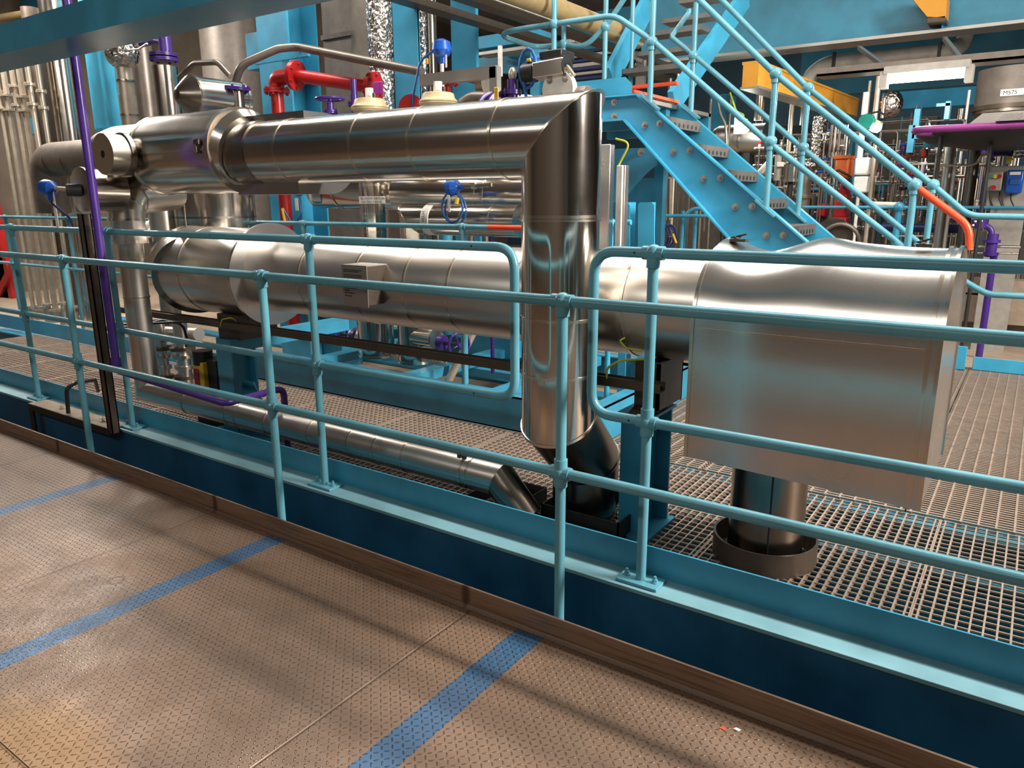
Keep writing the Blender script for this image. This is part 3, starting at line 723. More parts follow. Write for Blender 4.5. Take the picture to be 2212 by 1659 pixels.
# upright vessel between the two clad pipes
pv = at(465, 460, Y=3.42)
vs_ = thing('vertical_vessel', 'broad upright steel vessel behind the wide drum, standing on the fat lower pipe', 'vessel', (pv.x, 3.42, zQ))
MB().seg((pv.x, 3.42, zQ-.1), (pv.x, 3.42, zV+.05), .285, n=48).build('shell', 'steelv', vs_, sharp=30)
MB().ring((pv.x, 3.42, pv.z-.035), (0, 0, 1), .284, .2875, .014, 48).build('dark_band', 'steeldark', vs_)
MB().bar((pv.x+.06, 3.42-.283, zQ+.25), (pv.x+.06, 3.42-.283, zV), .008, .006, (0, 1, 0)).build('shell_seam', 'band', vs_)
vcyl(352, 405, 520, 3.15, 58, 'vertical_pipe', 'steel2', 'steel pipe dropping just left of the broad upright vessel', 'pipe')
pipe([(300, 530, 3.0), (330, 500, 3.2)], 52, 'pipe_stub', 'band', 'bright steel pipe end poking out above the left end of the fat lower pipe', 'pipe')
# small valves and motor under the left end
for i, (px, w) in enumerate(((350, 34), (395, 42))):
    t = thing('valve_column', ('narrow steel valve column with stacked flanges below the left drum end' if i == 0 else 'wider steel valve column with dark flange beside the black and yellow motor'), 'valve', (at(px, 760, Y=3.1).x, 3.1, G))
    o, c, r = vcyl(px, 690, 835, 3.1, w*.7, 'body', 'steel2', parent=t, z0=G)
    for py, f, mm in ((735, 1.0, 'band'), (752, 1.25, 'brown'), (768, 1.2, 'band'), (792, .95, 'steel2'), (812, 1.1, 'brown')):
        z = at(px, py, Y=3.1).z; MB().seg((c.x, 3.1, z-.012), (c.x, 3.1, z+.012), r*1.45*f, n=24).build('flange', mm, t)
mo = thing('pump_motor', 'small black and yellow motor standing on the grating left of the blue support post', 'motor', (at(440, 800, Y=2.75).x, 2.75, G))
fr_box(418, 783, 440, 840, 2.75, .12, 'yellow_label', 'yellowtag', parent=mo); fr_box(440, 778, 468, 842, 2.78, .14, 'casing', 'dark', parent=mo)
vcyl(438, 757, 785, 2.8, 42, 'cap', 'black', parent=mo); fr_box(419, 797, 430, 838, 2.745, .01, 'red_band', 'redvalve', parent=mo)
MB().box((at(416, 800, Y=2.75).x, 2.75, G), (at(468, 800, Y=2.75).x, 2.93, .06)).build('foot', 'dark', mo)
pipe([(300, 715, 3.2), (430, 722, 3.2)], 26, 'horizontal_pipe', 'steel2', 'short bright steel pipe level below the left drum end', 'pipe')
# ------------------------------------------------------------------ pipework seen between the two clad pipes
YH = 4.45
ht = thing('labelled_pipe', 'clear bright steel pipe dropping behind the upper pipe with a white HTM RETURN label', 'pipe', (at(808, 600, Y=YH).x, YH, .2))
o, c, rH = vcyl(805, 380, 740, YH, 54, 'riser_cladding', 'steelv', parent=ht, pyr=450, z0=.35)
zl, zh = at(805, 440, Y=YH).z, at(805, 424, Y=YH).z
o = MB().ring((c.x, YH, zl), (0, 0, 1), rH, rH+.003, zh-zl, 40).build('label_band', 'white', ht); o['label'] = 'white label band with black lettering'
view = V((0, 0, 0))-V((c.x, YH, 0)); view.z = 0; view.normalize(); th0 = math.atan2(view.y, view.x)
def wrap_text(s, z, h, span, parent, a_mid):
    o, me = text(s, (0, 0, 0), h, (0, 0, 1), parent, xdir=(1, 0, 0))
    org = V(parent.location); q = parent.parent
    while q is not None: org += q.location; q = q.parent
    xs_ = [v.co.x for v in me.vertices]; x0_, x1_ = min(xs_), max(xs_)
    for v in me.vertices:
        lx = v.co.x; a = a_mid + ((lx-x0_)/(x1_-x0_)-.5)*span; ly = v.co.y+org.y; 
        rr_ = rH+.0045+ (v.co.z+org.z)*.5
        v.co = V((c.x+rr_*math.cos(a), YH+rr_*math.sin(a), z+ly)) - org
lb = [ch for ch in ht.children if ch.name.startswith('label_band')][0]
hz = zh-zl
wrap_text('HG HTM RETURN', zl+hz*.56, hz*.30, 2.3, lb, th0+.05); wrap_text('Line No 16610', zl+hz*.14, hz*.26, 1.7, lb, th0-.12)
for py in (400, 461, 500): band(ht, (c.x, YH, at(805, py, Y=YH).z), (0, 0, 1), rH, .014)
# fat lower boots on the skid (seen under the fat pipe)
for i, (px, w, lab) in enumerate(((813, 78, 'bright steel pipe boot with a bottom rim, left of two on the blue skid'), (898, 76, 'steel pipe boot with a toggle catch, right of two on the blue skid'))):
    t = thing('pipe_boot', lab, 'pipe boot', (at(px, 760, Y=4.2).x, 4.2, .18))
    o, c2, r2 = vcyl(px, 640, 790, 4.2, w, 'cladding', 'steelv', parent=t, pyr=740, z0=.185)
    MB().ring((c2.x, 4.2, .185), (0, 0, 1), r2-.002, r2+.007, .016, 36).build('bottom_rim', 'band', t)
    MB().box((c2.x+r2*.75, 4.2-r2*.75, .24), (c2.x+r2*.75+.03, 4.2-r2*.72, .29)).build('toggle_latch', 'brown', t)
    sx_ = -1 if i == 0 else 1
    q = at(765 if i == 0 else 940, 728 if i == 0 else 732, Y=4.15)
    MB().seg((q.x, 4.15, q.z), (c2.x, 4.15, q.z), .075, n=28).build('branch', 'steel', t)
for px, py, nm, lab in ((737, 722, 'valve_handwheel', 'dark purple handwheel left of the two steel pipe boots'), (992, 745, 'valve_handwheel', 'dark purple handwheel right of the two steel pipe boots')):
    t = thing('handwheel_valve', lab, 'valve', at(px, py, Y=4.12)); q = at(px, py, Y=4.12)
    handwheel(t, q, (1, .3, 0) if px < 800 else (1, -.35, 0), .085, 'purple')
    e = q + V((.16 if px < 800 else -.16, 0, 0)); MB().tube([q, e], .014, 8).build('stem', 'dark', t); MB().seg(e-V((.02, 0, 0)), e+V((.02, 0, 0)), .055, n=20).build('bonnet', 'purple', t)
# long level pipe with end rings (upper of the pair)
l1 = thing('clad_pipe', 'bright steel level pipe right below the upper pipe, with a round end window', 'pipe', at(900, 410, Y=4.7))
MB().seg(at(690, 408, Y=4.7), at(1128, 412, Y=4.7), .165, n=40).build('cladding', 'steel', l1, sharp=30)
for px in (745, 870, 1068): band(l1, at(px, 410, Y=4.7), (1, 0, 0), .166, .02)
q = at(688, 412, Y=4.6); MB().seg(q+V((-.02, -.03, 0)), q+V((.03, .01, 0)), .11, n=32).build('end_window', 'band', l1); MB().ring(q+V((-.03, -.04, 0)), (-1, -.8, 0), .08, .11, .015, 32).build('window_rim', 'white', l1)
l2 = thing('clad_pipe', 'thick bright steel level pipe with elbow, passing left of the riser', 'pipe', at(1100, 430, Y=4.3))
P_ = [at(870, 420, Y=4.35), at(1165, 425, Y=4.35), at(1215, 432, Y=4.6)]
nn = mitre_normals(P_); MB().seg(P_[0], P_[1], .15, nn[0], nn[1], 40).build('cladding', 'steel', l2, sharp=30); MB().seg(P_[1], P_[2], .15, nn[1], nn[2], 40).build('elbow', 'steel', l2, sharp=30)
for px in (1002, 1050, 1068): band(l2, at(px, 424, Y=4.35), (1, 0, 0), .151, .012)
l3 = thing('labelled_pipe', 'bright steel pipe with a mitred elbow and a curved white HTM INLET label', 'pipe', at(900, 500, Y=4.2))
P_ = [at(1135, 476, Y=4.3), at(895, 474, Y=4.25), at(897, 640, Y=4.25)]; P_[0].z = P_[1].z; P_[0].y = P_[1].y = P_[2].y = 4.25; P_[2].x = P_[1].x
nn = mitre_normals(P_); MB().seg(P_[0], P_[1], .108, nn[0], nn[1], 40).build('level_cladding', 'steel', l3, sharp=30); MB().seg(P_[1], P_[2], .108, nn[1], nn[2], 40).build('drop_cladding', 'steel', l3, sharp=30)
lip(l3, P_[1], P_[0]-P_[1], nn[1], .108)
o = MB().ring(at(929, 474, Y=4.25), (1, 0, 0), .108, .112, .07, 40).build('label_band', 'white', l3); o['label'] = 'curved white label band'
q = at(929, 474, Y=4.25)
t_, _m = text('HTM INLET', q+V((.025, -.113, .062)), .026, (0, -1, .2), o, xdir=(0, -.2, -1))
for px in (1010, 1072): band(l3, at(px, 476, Y=4.25), (1, 0, 0), .109, .01)
# blue sensor heads
def sensor(px, py, Y, lab, d=(1, 0, 0), s=1.):
    q = at(px, py, Y=Y); t = thing('sensor', lab, 'sensor', q); d = V(d).normalized()
    m = MB().lathe(q-d*.05*s, d, [(0, .02*s), (.015*s, .05*s), (.06*s, .058*s), (.085*s, .045*s), (.10*s, .022*s), (.13*s, .02*s)], 20)
    m.build('head', 'bluehead', t)
    MB().tube([q+d*.07*s, q+d*.30*s], .012*s, 8).build('stem', 'band', t); MB().seg(q+d*.15*s, q+d*.18*s, .022*s, n=6).build('nut', 'band', t)
    return t, q
t, q = sensor(645, 407, 4.0, 'blue sensor head at the open end of the trough under the upper pipe', (1, .2, .02))
MB().tube(rounded([q+V((-.02, 0, -.05)), q+V((.02, 0, -.2)), q+V((-.10, 0, -.28)), at(610, 448, Y=4.0), at(612, 462, Y=4.0)], .05), .007, 8).build('cable', 'cable', t)
fr_box(637, 428, 644, 455, 3.98, .004, 'name_tag', 'white', parent=t)
MB().tube([at(610, 450, Y=3.99), at(616, 480, Y=3.99)], .012, 8).build('yellow_sleeve', 'yellowtag', t)
t, q = sensor(978, 404, 4.0, 'blue sensor head with looped blue cable and white tag left of the riser', (1, .1, .03))
lp_ = [q+V((.09*math.cos(a), -.01, -.13+.10*math.sin(a))) for a in [i*.52 for i in range(13)]]
MB().tube(lp_, .007, 8).build('cable', 'cable', t); MB().tube([p+V((.02, .01, -.015)) for p in lp_], .007, 8).build('cable', 'cable', t)
fr_box(967, 422, 972, 458, 3.97, .004, 'name_tag', 'white', parent=t); MB().tube([at(986, 440, Y=3.97), at(988, 428, Y=3.97)], .014, 8).build('yellow_sleeve', 'yellowtag', t)
vcyl(1061, 445, 545, 4.5, 9, 'purple_pipe', 'purple', 'thin purple upright pipe just left of the riser behind the orange rail end', 'pipe', z0=.1)
vcyl(984, 455, 485, 4.6, 5, 'cream_rod', 'cream', 'thin cream rod hanging under the looped blue cable', 'rod')
for k, (px, w, mm, lab) in enumerate(((965, 26, 'beamblue', 'short blue stanchion below the orange ended railing'), (1018, 14, 'darkpipe', 'left of the two dark pipe stubs under the orange ended rail'), (1040, 13, 'beamblue', 'slim blue stanchion between the two dark pipe stubs'), (1050, 11, 'darkpipe', 'right of the two dark pipe stubs under the orange ended rail'))):
    vcyl(px, 505, 560, 5.2, w, 'stanchion' if 'blue' in mm else 'pipe_stub', mm, lab, 'stanchion' if 'blue' in mm else 'pipe', z0=.2)
# blue panels and beams on the skid under the fat pipe
pn = thing('skid_cabinet', 'light blue upright panel with cap on the skid, left of the steel pipe boots', 'panel', at(650, 780, Y=4.5))
fr_box(608, 676, 672, 790, 4.46, .12, 'panel', 'stairblue', parent=pn); fr_box(604, 672, 680, 677, 4.44, .16, 'cap', 'stairblue', parent=pn)
fr_box(692, 684, 738, 800, 4.6, .25, 'pipe_cabinet', 'beamblue', 'dark blue cabinet between the light blue panel and the steel boots', 'cabinet')
fr_box(1004, 712, 1112, 770, 5.0, .2, 'skid_girder', 'beamblue', 'blue girder on the skid right of the purple handwheel', 'girder')
fr_box(1002, 800, 1108, 815, 4.6, .3, 'skid_girder', 'beamblue', 'low blue girder ledge under the dark channel left of the riser', 'girder')
fr_box(996, 718, 1006, 830, 4.05, .03, 'skid_upright', 'stairblue', 'narrow light blue upright bar between handwheel and riser', 'upright')
pipe([(1025, 712, 4.3), (965, 830, 4.2)], 18, 'brace_pipe', 'cream', 'sloping cream pipe behind the purple handwheel', 'pipe')
for px, lab in ((953, 'left of two slim cream pipes on the skid'), (963, 'right of two slim cream pipes on the skid')): vcyl(px, 780, 820, 4.3, 7, 'drain_pipe', 'cream', lab, 'pipe', z0=.18)
# ------------------------------------------------------------------ columns
def column(px0, px1, px2, Y, py, lab, name='column', mat='colblue', z0=G, z1=6.0, t=.02):
    a, b = at(px0, py, Y=Y), at(px1, py, Y=Y); k = at(px2, py, Y=1.0).x; yb_ = b.x/k
    t_ = thing(name, lab, 'column', ((a.x+b.x)/2, Y, z0))
    m = MB().box((a.x, Y, z0), (b.x, Y+t, z1)); m.build('front_flange', mat, t_); MB().box((a.x, yb_-t, z0), (b.x, yb_, z1)).build('back_flange', mat, t_)
    MB().box(((a.x+b.x)/2-t/2, Y+t, z0), ((a.x+b.x)/2+t/2, yb_-t, z1)).build('web', mat, t_); return t_, a, b, yb_
c1, ca_, cb_, cy_ = column(560, 626, 690, 4.75, 140, 'wide blue steel column behind the red pipe', z1=6)
MB().box((ca_.x, 4.77, at(650, 158, Y=4.8).z), (cb_.x, cy_-.02, at(650, 158, Y=4.8).z+.02)).build('stiffener', 'colblue', c1)
c2_ = column(851, 903, 908, 4.75, 120, 'blue steel column right of the foil wrapped pipe')
c3_ = column(975, 1028, 1034, 5.6, 100, 'blue steel column behind the galvanised bracket frame')
fr_box(845, 228, 1060, 244, 5.0, .2, 'crossbeam', 'colblue', 'short blue crossbeam low behind the beige actuators', 'beam')
# column-like bright blue plate at the left
bp = at(195, 104, Y=4.9)
m = MB(); a, b = at(193, 190, Y=4.9), at(252, 190, Y=4.9); zlo = at(225, 277, Y=4.9).z
hb = thing('column', 'bright blue column stub ending above the level dark pipe, right of the purple pipe', 'column', ((a.x+b.x)/2, 4.9, zlo))
MB().box((a.x, 4.9, zlo), (b.x, 4.92, 6)).build('front_flange', 'stairblue', hb); MB().box(((a.x+b.x)/2-.01, 4.92, zlo), ((a.x+b.x)/2+.01, 5.2, 6)).build('web', 'colblue', hb); MB().box((a.x, 5.2, zlo), (b.x, 5.22, 6)).build('back_flange', 'colblue', hb)
MB().box((a.x+.1, 4.86, zlo-.03), (b.x+.03, 5.24, zlo)).build('end_plate', 'stairblue', hb)
# ------------------------------------------------------------------ far left: bundles of slim lines
for i, (px, w, dy) in enumerate(((14, 9, 0), (30, 11, 4), (48, 10, -6), (64, 12, 6), (82, 10, -8), (104, 9, 0))):
    lab = ('leftmost', 'second from left', 'third from left', 'fourth from left', 'fifth from left', 'rightmost')[i]
    t = thing('slim_line', f'{lab} of the six slim cream upright lines at the left edge', 'pipe', (at(px, 400, Y=4.25+.04*(i % 2)).x, 4.25, G), 'slim upright lines')
    o, c, r = vcyl(px, 130, 690, 4.25+.04*(i % 2), w, 'line', 'cream', parent=t, pyr=300, z0=G, z1=3.2, n=14)
    for py in (195+dy*2, 232+dy, 655+dy): flange(t, (c.x, c.y, at(px, py, Y=c.y).z), (0, 0, 1), r*2.3, 'cream', 5)
    MB().seg((c.x, c.y, G), (c.x, c.y, G+.16), r*2.2, n=12).build('foot_valve', 'galv', t)
rc_ = thing('red_column', 'red steel column at the left edge of the view', 'column', at(8, 500, Y=5.2)); fr_box(-60, 300, -6, 690, 5.2, .1, 'shaft', 'red', parent=rc_); MB().bar(at(-5, 640, Y=5.18), at(35, 560, Y=5.18), .05, .12).build('brace', 'red', rc_); fr_box(-30, 555, 20, 660, 5.2, .1, 'foot', 'red', parent=rc_)
fr_box(60, 254, 86, 290, 5.4, .2, 'bracket_beam', 'colblue', 'blue bracket beam behind the slim cream lines', 'beam')
vcyl(93, 140, 690, 4.7, 34, 'dark_pipe', 'brown', 'dark brown upright pipe right of the slim cream lines', 'pipe', z1=3.6, z0=G, pyr=220)
o, c, r = vcyl(140, 125, 305, 4.6, 50, 'clad_pipe', 'steel', 'steel clad upright pipe left of the purple pipe', 'pipe', z1=3.6, z0=G)
vcyl(168, 150, 310, 4.62, 11, 'slim_pipe', 'band', 'slim bright pipe between the steel clad upright pipe and the purple pipe', 'pipe', z1=3.6, z0=G)
dl = thing('dark_pipe', 'thick dull steel pipe level behind the purple pipe with a rounded elbow at its left', 'pipe', at(150, 345, Y=4.1))
P_ = [at(95, 460, Y=4.1), at(100, 346, Y=4.1), at(300, 350, Y=4.1)]; P_[0].x = P_[1].x; P_[2].z = P_[1].z
MB().tube(rounded(P_, .22, 8), .175, 32).build('cladding', 'darkpipe', dl)
for px in (128, 166): band(dl, at(px, 347, Y=4.1), (1, 0, 0), .176, .014, 'darkpipe')
# foil wrapped pipes and flanged glass-bright cylinder
fp = thing('foil_pipe', 'cream upright pipe with a lump of foil at its top, beside the blue column stub', 'pipe', at(270, 200, Y=3.9))
o, c, r = vcyl(274, 95, 330, 3.9, 36, 'lagging', 'cream', parent=fp, pyr=200, z0=1.5, z1=2.3)
MB().ball((c.x, 3.9, at(265, 115, Y=3.9).z), r*1.95, 20, (1, 1, .95)).build('foil_lump', 'foil', fp)
for py in (175, 250): band(fp, (c.x, 3.9, at(270, py, Y=3.9).z), (0, 0, 1), r, .014)
MB().tube(rounded([at(268, 95, Y=3.75), at(275, 108, Y=3.75), at(300, 106, Y=3.75), at(318, 94, Y=3.75)], .06), .008, 8).build('loop_cable', 'cream', fp)
MB().seg((c.x, 3.9, 2.3), (c.x, 3.9, 3.2), r*.9, n=20).build('upper_lagging', 'cream', fp)
vcyl(318, 120, 330, 4.4, 44, 'dark_pipe', 'darkpipe', 'dull brown upright pipe between the foil lump and the purple flange', 'pipe', z1=3.6, z0=G)
gf = thing('flanged_pipe', 'shiny steel cylinder under a bolted purple flange pair', 'pipe', at(360, 195, Y=3.9))
o, c, r = vcyl(361, 143, 330, 3.9, 52, 'cylinder', 'steel', parent=gf, pyr=195, z0=1.5)
for py, f in ((118, .5), (128, .5)): flange(gf, (c.x, 3.9, at(358, py, Y=3.9).z), (0, 0, 1), r*1.12, 'purple', 6)
vcyl(356, 60, 118, 3.9, 26, 'neck', 'purple', parent=gf)
pipe([(305, 95, 3.9), (335, 88, 3.9), (356, 92, 3.9)], 14, 'side_arm', 'purple', parent=gf, bend=.04)
# tan drum with conduit
td = thing('valve_cladding', 'warm steel clad drum tilted behind the upper pipe, left of the red elbow', 'cladding', at(450, 205, Y=3.9))
P0 = at(410, 207, Y=3.5); P1 = at(521, 215, X=P0.x); P1.z = P0.z; rdm = rad(P0, 84)
MB().seg(P0, P1, rdm, n=44).build('drum', 'steel', td, sharp=30); d = (P1-P0).normalized()
MB().lathe(P0, -d, [(0, rdm), (.03, rdm*.8), (.10, rdm*.35), (.11, rdm*.2)], 40).build('end_cone', 'steeldark', td); band(td, P0+d*.02, d, rdm+.001, .025); band(td, P1-d*.02, d, rdm+.001, .02)
q = P1+V((.12, -.12, rdm*.55)); flange(td, q, (.1, 0, 1), .10, 'purple', 6); MB().seg(q, q-V((0, 0, .3)), .05, n=14).build('branch', 'steeldark', td)
pipe([(388, 168, 3.9), (420, 137, 3.9), (470, 134, 3.9), (498, 165, 3.9)], 12, 'conduit', 'darkpipe', 'small bent conduit hooking over the warm steel drum', 'conduit', bend=.15)
pipe([(508, 180, 4.1), (520, 140, 4.1), (600, 105, 4.3), (640, 101, 4.4), (912, 155, 4.4)], 17, 'conduit', 'darkpipe', 'long bent grey conduit crossing in front of the blue columns', 'conduit', bend=.22)
cbk = thing('conduit_bracket', 'blue bracket plate carrying the long bent conduit on the wide column', 'bracket', at(610, 125, Y=4.5)); MB().bar(at(553, 132, Y=4.5), at(667, 113, Y=4.5), .03, .06).build('angle', 'stairblue', cbk); MB().box(at(648, 100, Y=4.48), at(655, 114, Y=4.52)).build('clip', 'band', cbk); MB().bar(at(610, 122, Y=4.5), at(612, 122, Y=4.76), .04, .05).build('stub', 'stairblue', cbk)
# big vessels and ducts behind
vcyl(500, 40, 260, 7.2, 118, 'storage_vessel', 'duct', 'broad dull grey vessel behind the conduit hoop', 'vessel', z0=G, z1=5.9, n=40)
fr_box(532, 70, 562, 150, 6.4, .3, 'switch_panel', 'colblue', 'blue framed panel between the grey vessel and the wide blue column', 'panel')
du = thing('air_duct', 'flat grey sheet duct between the wide blue column and the foil pipe', 'duct', at(730, 120, Y=5.3))
a, b = at(700, 120, Y=5.3), at(760, 120, Y=5.3)
MB().box((a.x, 5.3, .3), (b.x, 5.7, 6)).build('casing', 'duct', du)
MB().box((a.x-.01, 5.28, at(730, 82, Y=5.3).z), (b.x+.02, 5.31, at(730, 82, Y=5.3).z+.04)).build('seam_flange', 'darkpipe', du)
vcyl(779, 0, 200, 5.6, 28, 'dark_pipe', 'darkpipe', 'dark grey upright pipe between the sheet duct and the foil pipe', 'pipe', z0=.3, z1=6)
vcyl(822, 0, 210, 5.0, 54, 'foil_pipe', 'foil', 'crinkled foil wrapped upright pipe between two blue columns', 'pipe', z0=1.9, z1=6, n=36)
vcyl(912, 0, 130, 5.2, 18, 'foil_pipe', 'foil', 'narrow foil wrapped pipe just right of the second blue column', 'pipe', z0=1.9, z1=6)
vcyl(930, 0, 140, 5.6, 26, 'dark_pipe', 'steeldark', 'dark steel upright pipe behind the blue sensor head', 'pipe', z0=G, z1=5.95)
# ------------------------------------------------------------------ red pipe
rp = thing('red_pipe', 'red flanged pipe rising behind the upper pipe and turning level to a pink tagged flange', 'pipe', at(615, 300, Y=4.35))
pb = at(601, 240, Y=4.35); pj = at(602, 196, Y=4.35); pe1 = at(636, 163, Y=4.35); pe2 = at(806, 188, Y=4.5)
xr_ = at(636, 740, Y=4.35).x
MB().tube([(pb.x, 4.35, .18), (pb.x, 4.35, pj.z)], .052, 20).build('riser', 'red', rp)
el = rounded([V((pb.x, 4.35, pj.z-.02)), V((pb.x, 4.35, pe1.z)), V((pe1.x+.03, 4.36, pe1.z))], .13, 8); MB().tube(el, .062, 20).build('elbow', 'red', rp)
MB().tube([pe1, pe2], .05, 20).build('level_run', 'red', rp)
flange(rp, (pb.x, 4.35, pj.z), (0, 0, 1), .105, 'red', 6, t=.018); flange(rp, (pe1.x+.01, 4.355, pe1.z), pe2-pe1, .115, 'red', 6, t=.018); flange(rp, pe2, pe2-pe1, .115, 'red', 6, t=.018)
o = fr_box(806, 176, 826, 204, 4.36, .012, 'tag_plate', 'pinktag', parent=rp); o['label'] = 'pink tag plate'
# ------------------------------------------------------------------ beige actuators, purple valves
def actuator(px, py, Y, w, lab):
    q = at(px, py, Y=Y); r = rad(q, w); t = thing('valve_actuator', lab, 'actuator', q)
    MB().lathe(q-V((0, 0, r*.28)), (0, 0, 1), [(0, r*.5), (.001, r*.9), (r*.14, r), (r*.2, r)], 36).build('lower_bowl', 'beige', t)
    MB().lathe(q-V((0, 0, r*.06)), (0, 0, 1), [(0, r), (r*.06, r), (r*.2, r*.86), (r*.42, r*.8), (r*.46, r*.72)], 36).build('upper_bowl', 'beige', t)
    for i in range(12):
        a = i*math.pi/6; MB().hexbolt(q+V((math.cos(a)*r*.94, math.sin(a)*r*.94, -r*.07)), (0, 0, 1), .005, .006).build('bolt', 'galv', t)
    MB().seg(q+V((0, 0, r*.3)), q+V((0, 0, r*.95)), r*.22, n=8).build('top_cap', 'white', t)
    MB().seg(q-V((0, 0, r*.3)), q-V((0, 0, .3)), r*.2, n=12).build('yoke', 'beige', t)
    MB().seg(q+V((r*.5, -.02, r*.4)), q+V((r*.5, -.02, r*.65)), r*.1, n=12).build('vent_plug', 'brown', t); return t, q, r
actuator(799, 231, 4.1, 80, 'beige round diaphragm actuator left of centre, below the pink tagged red flange')
a2, q2, r2 = actuator(947, 219, 4.1, 84, 'beige round diaphragm actuator right of centre, in front of the red flange stub')
rs = thing('red_pipe', 'short red flanged pipe stub behind the right beige actuator', 'pipe', at(958, 185, Y=4.4)); q = at(962, 195, Y=4.4); MB().tube([q-V((0, 0, .4)), q+V((0, 0, .05))], .045, 16).build('stub', 'red', rs); flange(rs, q+V((0, 0, .05)), (0, 0, 1), .10, 'red', 6); flange(rs, q-V((0, 0, .14)), (0, 0, 1), .13, 'red', 6)
o = MB().seg(at(888, 232, Y=4.3), at(888, 232, Y=4.34), .09, n=24).build('red_flange_cap', 'red'); tag(o, 'round red flange cap peeking over the upper pipe between the beige actuators', 'flange')
def purple_valve(px, py, Y, lab, s=1., wheel=True, body=True):
    q = at(px, py, Y=Y); t = thing('purple_valve', lab, 'valve', q-V((0, 0, .25*s)))
    MB().seg(q-V((0, 0, .5*s)), q, .032*s, n=14).build('bonnet', 'purple', t); flange(t, q-V((0, 0, .07*s)), (0, 0, 1), .055*s, 'purple', 4)
    if wheel: handwheel(t, q+V((0, 0, .03*s)), (0, 0, 1), .11*s, 'purple')
    if body:
        MB().seg(q+V((.05, 0, -.14*s)), q+V((.25*s, 0, -.14*s)), .05*s, n=18).build('side_branch', 'purple', t); flange(t, q+V((.17*s, -.0, -.14*s)), (1, -.6, 0), .085*s, 'purple', 6)
        MB().seg(q, q+V((0, 0, .12*s)), .026*s, n=12).build('cap', 'purple', t)
    return t, q
purple_valve(713, 222, 4.0, 'purple handwheel valve on top of the upper pipe below the red pipe', .9, True, False)
purple_valve(765, 205, 4.2, 'purple relief valve left of the left beige actuator', .9, False, True)
t, q = purple_valve(1107, 172, 4.0, 'purple relief valve with a yellow tag and pale cap, left of the actuator unit', 1.05, False, False)
MB().tube(rounded([q+V((0, 0, -.18)), q+V((-.16, 0, -.18)), q+V((-.26, 0, -.3)), q+V((-.26, 0, -.5))], .1), .05, 16).build('elbow', 'purple', t)
flange(t, q+V((-.14, -.02, -.16)), (1, -.5, 0), .10, 'purple', 6); flange(t, q+V((-.07, -.02, -.16)), (1, -.5, 0), .10, 'purple', 6)
o = fr_box(1067, 188, 1076, 215, 3.88, .006, 'yellow_tag', 'yellowtag', parent=t)
MB().ball(q+V((0, -.0, .03)), .032, 12, (.8, .8, 1.3)).build('cap_wrap', 'cream', t)
pipe([(1000, 225, 4.2), (1020, 212, 4.2), (1085, 214, 4.2)], 28, 'dark_pipe', 'darkpipe', 'dark dull pipe bend lying behind the purple relief valve with the yellow tag', 'pipe', bend=.12)
lampa, lampb = at(1112, 212, Y=4.6), at(1135, 205, Y=4.6)
o = fr_box(1112, 205, 1136, 217, 4.6, .1, 'bulkhead_lamp', 'tube'); tag(o, 'small bright white lamp glowing behind the purple relief valve', 'lamp')
# sensor and galvanised frame
t, q = sensor(954, 105, 4.3, 'blue sensor head standing on a stem above the galvanised bracket frame', (0, 0, -1), 1.2)
MB().tube(rounded([q+V((-.06, 0, 0)), q+V((-.2, 0, -.06)), q+V((-.28, 0, -.3)), q+V((-.28, 0, -.5)), q+V((-.2, 0, -.62))], .1), .008, 8).build('cable', 'cable', t)
fr_box(918, 126, 924, 138, 4.25, .01, 'yellow_sleeve', 'yellowtag', parent=t); fr_box(961, 118, 965, 146, 4.28, .004, 'name_tag', 'white', parent=t)
gfm = thing('bracket_frame', 'galvanised steel bracket frame with a hanging leg below the blue sensor head', 'bracket', at(990, 165, Y=4.25))
a, b = at(910, 163, Y=4.25), at(1075, 155, Y=4.25); a.z = b.z
MB().bar(a, b, .05, .075).build('top_bar', 'galv', gfm); MB().bar(b+V((-.02, 0, .03)), b+V((-.02, 0, -.36)), .05, .06, (1, 0, 0)).build('leg', 'galv', gfm); MB().bar(b+V((-.02, 0, -.32)), b+V((-.5, 0, -.36)), .05, .04).build('bottom_bar', 'galv', gfm)
pipe([(985, 167, 4.35), (1042, 180, 4.4)], 10, 'conduit', 'darkpipe', 'short dark conduit ending in a round boss inside the galvanised frame', 'conduit'); q = at(1048, 181, Y=4.4); o = MB().seg(q-V((.03, 0, 0)), q+V((.03, .0, 0)), .085, n=24).build('conduit_boss', 'darkpipe'); tag(o, 'round dark boss inside the galvanised frame', 'fitting')
# actuator unit at the stair head
av = thing('valve_actuator', 'black and silver valve actuator unit with blue cable loop above the riser elbow', 'actuator', at(1190, 190, Y=4.1))
fr_box(1163, 107, 1212, 126, 4.05, .16, 'top_box', 'black', parent=av, bevel=.008); fr_box(1174, 124, 1210, 141, 4.08, .12, 'coupler', 'galv', parent=av); fr_box(1197, 123, 1208, 139, 4.06, .03, 'yellow_plate', 'yellowtag', parent=av)
p0, p1 = at(1155, 162, Y=4.1), at(1240, 148, Y=4.1); dx = (p1-p0).normalized()
for e_ in (p0, p1): e_.y -= .08
MB().bar(p0+dx*.06, p0+dx*.28, .10, .095).build('body', 'band', av, bevel=.01)
MB().seg(p0-dx*.02, p0+dx*.06, .058, n=24).build('end_cap', 'black', av); MB().seg(p0+dx*.28, p1, .064, n=24).build('end_cap', 'black', av)
q = at(1204, 193, Y=4.0); MB().seg(q, q+V((0, .05, 0)), .105, n=32).build('round_flange', 'white', av)
for a in range(4): MB().hexbolt(q+V((.075*math.cos(.8+a*1.57), 0, .075*math.sin(.8+a*1.57))), (0, -1, 0), .014, .014).build('bolt', 'galv', av)
MB().seg(q+V((-.12, .07, -.06)), q+V((.16, .09, -.06)), .08, n=20).build('valve_body', 'darkpipe', av)
